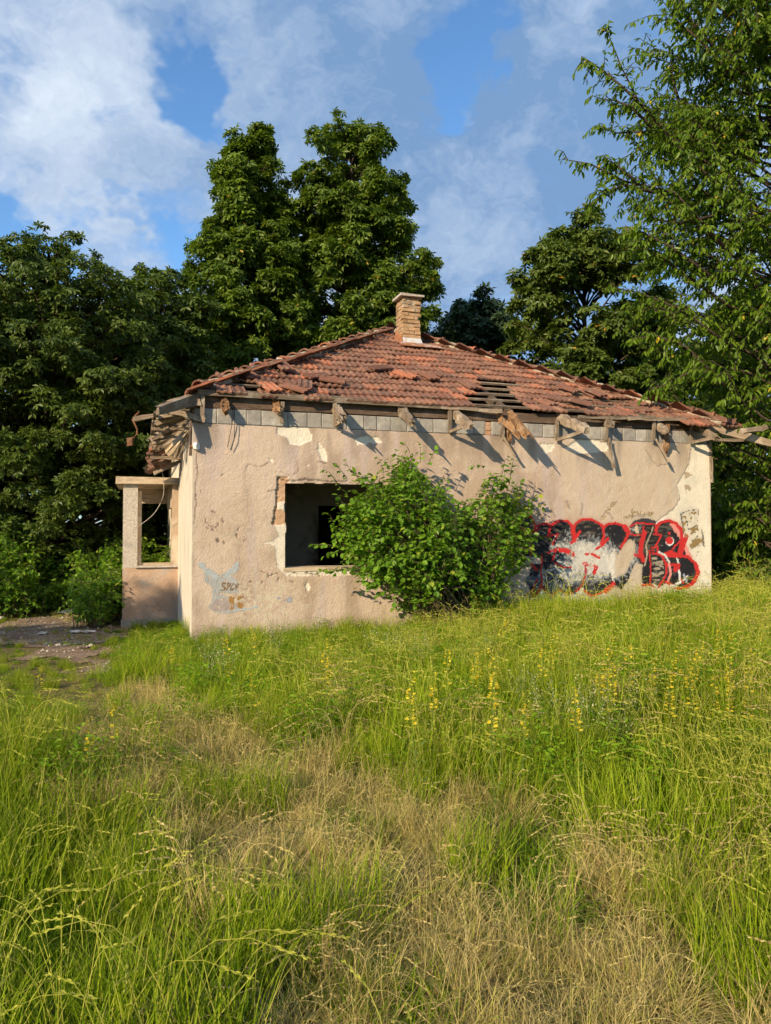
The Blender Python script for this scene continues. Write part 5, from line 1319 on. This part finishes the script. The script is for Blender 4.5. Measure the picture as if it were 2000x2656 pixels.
def scatter_grass():
    r = np.random.default_rng(202); pts = []; idx = []; scl = []; rot = []
    gs = .225; yy = np.arange(1.3, 17.5, gs); P0 = []
    for k_, yv in enumerate(yy):
        hw_ = yv * .64 + .9; xx = np.arange(-hw_, hw_, gs) + (k_ % 2) * gs / 2; P0.append(np.stack([xx, np.full(len(xx), yv)], -1))
    P0 = np.concatenate(P0); N_ = len(P0); P0 = P0 + r.uniform(-.13, .13, P0.shape); x, y = P0[:, 0], P0[:, 1]
    loc = to_local(np.stack([x, y, np.zeros(N_)], -1))
    inside = (loc[:, 0] > -.03) & (loc[:, 0] < LW + .03) & (loc[:, 1] > -.03) & (loc[:, 1] < LW + .1)
    porch = (loc[:, 0] > xl - .06) & (loc[:, 0] <= 0) & (loc[:, 1] > yp - .06) & (loc[:, 1] < yp + 3)
    pm = path_mask(x, y); ok = ~inside & ~porch & (~pm | ((fbm(x * 1.3 + 5, y * 1.3) > .43) & (r.random(N_) < .85)))
    dm = dry_mask(x, y); nz_ = fbm(x * 1.1 + 20, y * 1.1, 4); n5 = fbm(x * .6 + 3, y * .6 + 70, 3)
    qq = proj(np.stack([x, y, np.zeros(N_)], -1)); qx, qy = qq[:, 0], qq[:, 1]
    near = sstep(4.0, 2.2, y)
    shadeL = sstep(-2.4, -3.6, x) * sstep(8.0, 9.5, y)
    for i in np.nonzero(ok)[0]:
        u = r.random(); d = dm[i] * (1 - .75 * sstep(.2, 1.2, x[i]) * sstep(4.2, 5.2, y[i])) + near[i] * .25 * (nz_[i] > .47)
        if y[i] < 6.5 and r.random() < .25: d = d * .7
        if pm[i] or shadeL[i] > .5:
            kd = 'short' if u < .85 else 'green'; sc = .75 if not pm[i] else .62
        elif u < d * .88:
            kd = 'dry' if r.random() < .88 else 'dryseed'; sc = .85
        else:
            v = r.random(); ps = .08 + .10 * (nz_[i] > .5) + .22 * near[i]
            if v < ps: kd = 'seed'
            elif v < ps + (.30 * (n5[i] > .44) + .12) * sstep(3.8, 6.0, y[i]): kd = 'forb'
            elif v < .62: kd = 'short'
            else: kd = 'green'
            if r.random() < .05: kd = 'dryseed'
            sc = (.72 + .5 * nz_[i]) * (1 + .28 * sstep(-.3, 1.2, x[i]) * sstep(4.5, 6.0, y[i]))
        if kd != 'short': sc *= 1 - .30 * d
        sc *= 1 - .34 * sstep(5.5, 9.0, y[i]) * sstep(2.8, -.2, x[i])
        if qx[i] < 360: sc *= 1 - .58 * sstep(360, 240, qx[i]) * sstep(1960, 1830, qy[i])
        if pm[i] and r.random() < .22: kd = 'dry'; sc = .38
        for _d in range(2 if (kd in ('dry', 'dryseed') and y[i] < 6.5 and not pm[i]) else 1):
          pts.append((x[i] + _d * r.uniform(-.12, .12), y[i] + _d * r.uniform(-.12, .12))); idx.append(r.choice(KIND[kd])); scl.append(sc * r.uniform(.75, 1.2)); rot.append((r.normal() * .10, r.normal() * .10, r.random() * 6.283))
    pts = np.array(pts); z = height(pts[:, 0], pts[:, 1])
    me = bpy.data.meshes.new('grass'); me.vertices.add(len(pts)); me.vertices.foreach_set('co', np.stack([pts[:, 0], pts[:, 1], z], -1).astype(np.float32).ravel())
    a = me.attributes.new('idx', 'INT', 'POINT'); a.data.foreach_set('value', np.array(idx, np.int32))
    a = me.attributes.new('scl', 'FLOAT', 'POINT'); a.data.foreach_set('value', np.array(scl, np.float32))
    a = me.attributes.new('rot', 'FLOAT_VECTOR', 'POINT'); a.data.foreach_set('vector', np.array(rot, np.float32).ravel())
    o = bpy.data.objects.new('grass', me); COL.objects.link(o); tag(o, 'tall meadow grass, green and dry, in front of the house', 'grass', kind='stuff')
    ng = bpy.data.node_groups.new('grass_scatter', 'GeometryNodeTree')
    ng.interface.new_socket('Geometry', in_out='INPUT', socket_type='NodeSocketGeometry'); ng.interface.new_socket('Geometry', in_out='OUTPUT', socket_type='NodeSocketGeometry')
    gi = ng.nodes.new('NodeGroupInput'); go = ng.nodes.new('NodeGroupOutput'); ip = ng.nodes.new('GeometryNodeInstanceOnPoints'); ci = ng.nodes.new('GeometryNodeCollectionInfo')
    ci.inputs['Collection'].default_value = CLUMPS; ci.inputs['Separate Children'].default_value = True; ci.inputs['Reset Children'].default_value = True

    def named(n, t):
        q = ng.nodes.new('GeometryNodeInputNamedAttribute'); q.data_type = t; q.inputs['Name'].default_value = n; return q.outputs['Attribute']
    L = ng.links; L.new(gi.outputs[0], ip.inputs['Points']); L.new(ci.outputs[0], ip.inputs['Instance']); ip.inputs['Pick Instance'].default_value = True
    L.new(named('idx', 'INT'), ip.inputs['Instance Index']); L.new(named('scl', 'FLOAT'), ip.inputs['Scale'])
    er = ng.nodes.new('FunctionNodeEulerToRotation'); L.new(named('rot', 'FLOAT_VECTOR'), er.inputs[0]); L.new(er.outputs[0], ip.inputs['Rotation'])
    L.new(ip.outputs[0], go.inputs[0])
    md = o.modifiers.new('scatter', 'NODES'); md.node_group = ng
    print('grass tufts', len(pts))


scatter_grass()


# ---------------------------------------------------------------- flowers one can count
def flower_spike(seed, h=.62):
    r = np.random.default_rng(seed); root = empty('yellow_flower_spike')
    b = MB(); t = np.linspace(0, 1, 6)[:, None]; top = np.array([r.normal() * .03, r.normal() * .03, h]); P = np.zeros(3) * (1 - t) + top * t + np.sin(t * 3.14) * r.normal(0, .012, 3); b.tube(P, np.linspace(.0035, .0018, 6), 4)
    n = 10; a = r.random(n) * 6.283; pos = np.stack([np.cos(a) * .01, np.sin(a) * .01, r.uniform(.03, h * .5, n)], -1); V, Fc = scatter_leaves(leaf_simple(.4), pos, norm(np.stack([np.cos(a), np.sin(a), np.full(n, .3)], -1)), np.tile([0, 0, 1.0], (n, 1)), r.uniform(.025, .05, n))
    b.add(V, [Fc]); b.build('stem', M['f_stem'], root)
    n = 46; f = r.random(n) ** .8; a = r.random(n) * 6.283; z = h * .58 + f * h * .42; pos = np.stack([np.interp(z, P[:, 2], P[:, 0]), np.interp(z, P[:, 2], P[:, 1]), z], -1) + np.stack([np.cos(a), np.sin(a), 0 * a], -1) * .010
    V, Fc = scatter_leaves(leaf_simple(.9, .1, .1), pos, norm(np.stack([np.cos(a), np.sin(a), np.full(n, .35)], -1)), np.tile([0, 0, 1.0], (n, 1)) + r.normal(0, .3, (n, 3)), (.027 * (1.1 - .6 * f)))
    link('petals', new_mesh('petals', V, [Fc]), M['f_yellow'], root)
    return root


def bedstraw(seed, h=.5):
    r = np.random.default_rng(seed); root = empty('white_flower_clump'); b = MB(); pos = []
    for i in range(11):
        a = r.random() * 6.283; top = np.array([math.cos(a) * (.2) * r.random(), math.sin(a) * .2 * r.random(), h * r.uniform(.75, 1.1)]); b.tube(np.array([[0, 0, 0], top * .5 + [0, 0, .02], top]), .002, 3)
        for j in range(14):
            f = r.uniform(.5, 1); pos.append(top * f + r.normal(0, .020, 3))
    pos = np.array(pos); n = len(pos); b.build('stems', M['f_stem'], root)
    V, Fc = scatter_leaves(leaf_simple(.8), pos, norm(r.normal(0, 1, (n, 3))), norm(r.normal(0, 1, (n, 3))), r.uniform(.007, .014, n))
    link('blossom', new_mesh('blossom', V, [Fc]), M['f_white'], root)
    return root


def copy_tree(o):
    c = o.copy(); COL.objects.link(c)
    for ch in o.children:
        q = ch.copy(); COL.objects.link(q); q.parent = c
    return c


rf = np.random.default_rng(303)
protos = [flower_spike(s, .66 + .05 * s) for s in range(3)]; used_ = [False] * 3
SPIKES = [(440, 1705), (620, 1755), (668, 1690), (840, 1745), (690, 1800), (305, 1905), (240, 1930), (75, 1850), (880, 1790),
      (1118, 1820), (1152, 1775), (1222, 1765), (1250, 1760), (1292, 1785), (1300, 1690), (1306, 1650), (1337, 1670), (1345, 1900), (1437, 1720), (1450, 1690), (1405, 1770), (1540, 1805), (1575, 1850), (1592, 1760), (1580, 1820), (1630, 1785), (1711, 1690), (1673, 1700), (1732, 1775), (1750, 1790), (1740, 1870), (1765, 1755), (1800, 1770), (1812, 1755), (1840, 1730), (1855, 1750), (1890, 1790), (1893, 1780), (1845, 1870), (1880, 1850), (1909, 1870), (1960, 1740), (1913, 1670), (1970, 1640), (1990, 1690), (1683, 1770), (1867, 1850), (1102, 1900), (1510, 1900), (1288, 1930), (1277, 1860)]
for i, (px, py) in enumerate(SPIKES):
    k = i % 3
    o = protos[k] if not used_[k] else copy_tree(protos[k]); used_[k] = True
    w = at_z(px, py, .42 if py < 2000 else .4); w = np.array([w[0], w[1]])
    ll = to_local(np.array([w[0], w[1], 0]))
    if ll[1] > -.12 and ll[0] > -.1: w = w - VIN[:2] * (ll[1] + .15)
    o.location = (w[0], w[1], float(height(w[0], w[1])) - .01); o.rotation_euler = (rf.normal() * .07, rf.normal() * .07, rf.random() * 6.28); s = rf.uniform(.85, 1.1); o.scale = (s, s, s)
    where = 'left of the shrub' if px < 1000 else 'in front of the leafy shrub' if px < 1420 else 'in front of the red and black graffiti' if px < 1850 else 'near the right edge of the picture'
    if px < 320: where = 'at far left, beside the dry trail'
    tag(o, 'slender yellow flower spike in the grass ' + where, 'flower', 'yellow flower spikes ' + where)
pw = [bedstraw(s) for s in range(2)]; used2 = [False] * 2
for i, (px, py) in enumerate([(560, 1700), (540, 1665), (590, 1690), (1015, 1640), (1040, 1650), (1090, 1680), (1370, 1735), (1345, 1760), (1400, 1790), (1430, 1810), (1500, 1800), (1525, 1835), (1660, 1790), (1600, 1850), (1260, 1670), (980, 1660), (720, 1640), (1190, 1690)]):
    k = i % 2; o = pw[k] if not used2[k] else copy_tree(pw[k]); used2[k] = True
    w = at_z(px, py, .38); w = np.array([w[0], w[1]]); ll = to_local(np.array([w[0], w[1], 0]))
    if ll[1] > -.2 and ll[0] > -.1: w = w - VIN[:2] * (ll[1] + .25)
    o.location = (w[0], w[1], float(height(w[0], w[1])) - .01); o.rotation_euler = (0, 0, rf.random() * 6.28); s = rf.uniform(.8, 1.15); o.scale = (s, s, s)
    where = 'below the left end of the house wall' if px < 800 else 'in front of the leafy shrub' if px < 1320 else 'in front of the graffiti'
    tag(o, 'frothy cream-white wildflower clump in the grass ' + where, 'flower', 'white wildflower clumps ' + where)

# ---------------------------------------------------------------- odds and ends
def scrap(name, px, py, w, d, label, seed, cat='litter', z=-.2, mat='litter', lift=.02):
    r = np.random.default_rng(seed); p = at_z(px, py, z); gx_ = np.linspace(-w / 2, w / 2, 7); gy_ = np.linspace(-d / 2, d / 2, 4)
    X_, Y_ = np.meshgrid(gx_, gy_); X_ = X_ + r.normal(0, .02, X_.shape); Y_ = Y_ + r.normal(0, .02, X_.shape) + .25 * X_ * r.normal(); Z_ = np.abs(r.normal(0, lift, X_.shape)) + .015
    q = np.arange(3)[:, None] * 7 + np.arange(6)[None]; Q_ = np.stack([q, q + 1, q + 8, q + 7], -1).reshape(-1, 4)
    V = np.stack([X_, Y_, Z_], -1).reshape(-1, 3); n = len(V); V = np.concatenate([V, V - [0, 0, .008]])
    o = link(name, new_mesh(name, V, [Q_, Q_[:, ::-1] + n]), M[mat]); o.location = (p[0], p[1], float(height(p[0], p[1])) + .012); return tag(o, label, cat)


# pebbles and rubble crumbs on the track
rp = np.random.default_rng(404); gb = MB(); cnt_ = 0
OCT = np.array([[1, 0, 0], [-1, 0, 0], [0, 1, 0], [0, -1, 0], [0, 0, 1], [0, 0, -1.0]]); OF = np.array([[0, 2, 4], [2, 1, 4], [1, 3, 4], [3, 0, 4], [2, 0, 5], [1, 2, 5], [3, 1, 5], [0, 3, 5]])
cx_ = rp.uniform(-9.5, -2.4, 5200); cy_ = rp.uniform(7.6, 17.0, 5200); kp = path_mask(cx_, cy_)
for x_, y_ in zip(cx_[kp], cy_[kp]):
    sz = rp.uniform(.006, .016) * (2.4 if rp.random() < .05 else 1)
    gb.add(OCT * sz * rp.uniform(.6, 1.3, 3) + rp.normal(0, sz * .2, (6, 3)) + [x_, y_, float(height(x_, y_)) + .012 + sz * .3], [OF])
tag(gb.build('gravel', M['mortar']), 'pale pebbles and rubble crumbs scattered on the dirt path', 'gravel', kind='stuff')
scrap('cardboard_sheet', 200, 1580, .62, .9, 'pale crumpled sheet lying on the path before the brambles', 1)
scrap('paper_scrap', 110, 1637, .13, .12, 'small white scrap on the dirt path, left of the longer one', 2)
scrap('paper_scrap', 215, 1634, .42, .12, 'long thin white scrap on the dirt path near the porch', 3)
scrap('paper_scrap', 2, 1601, .09, .14, 'white scrap at the left edge of the picture', 4)
# the tree outside the picture at left that shades the path
make_tree('linden_tree', 'broad tree standing left of the photographer, shading the dirt path', 'tree', (-12.7, .8), 7.2, [(2.0, 1.1), (3.2, 1.8), (5.0, 2.0), (6.2, 1.5), (7.0, .4)], 60, LEAF, .30, M['farleaf'], 55, 2.0, 60, .7)
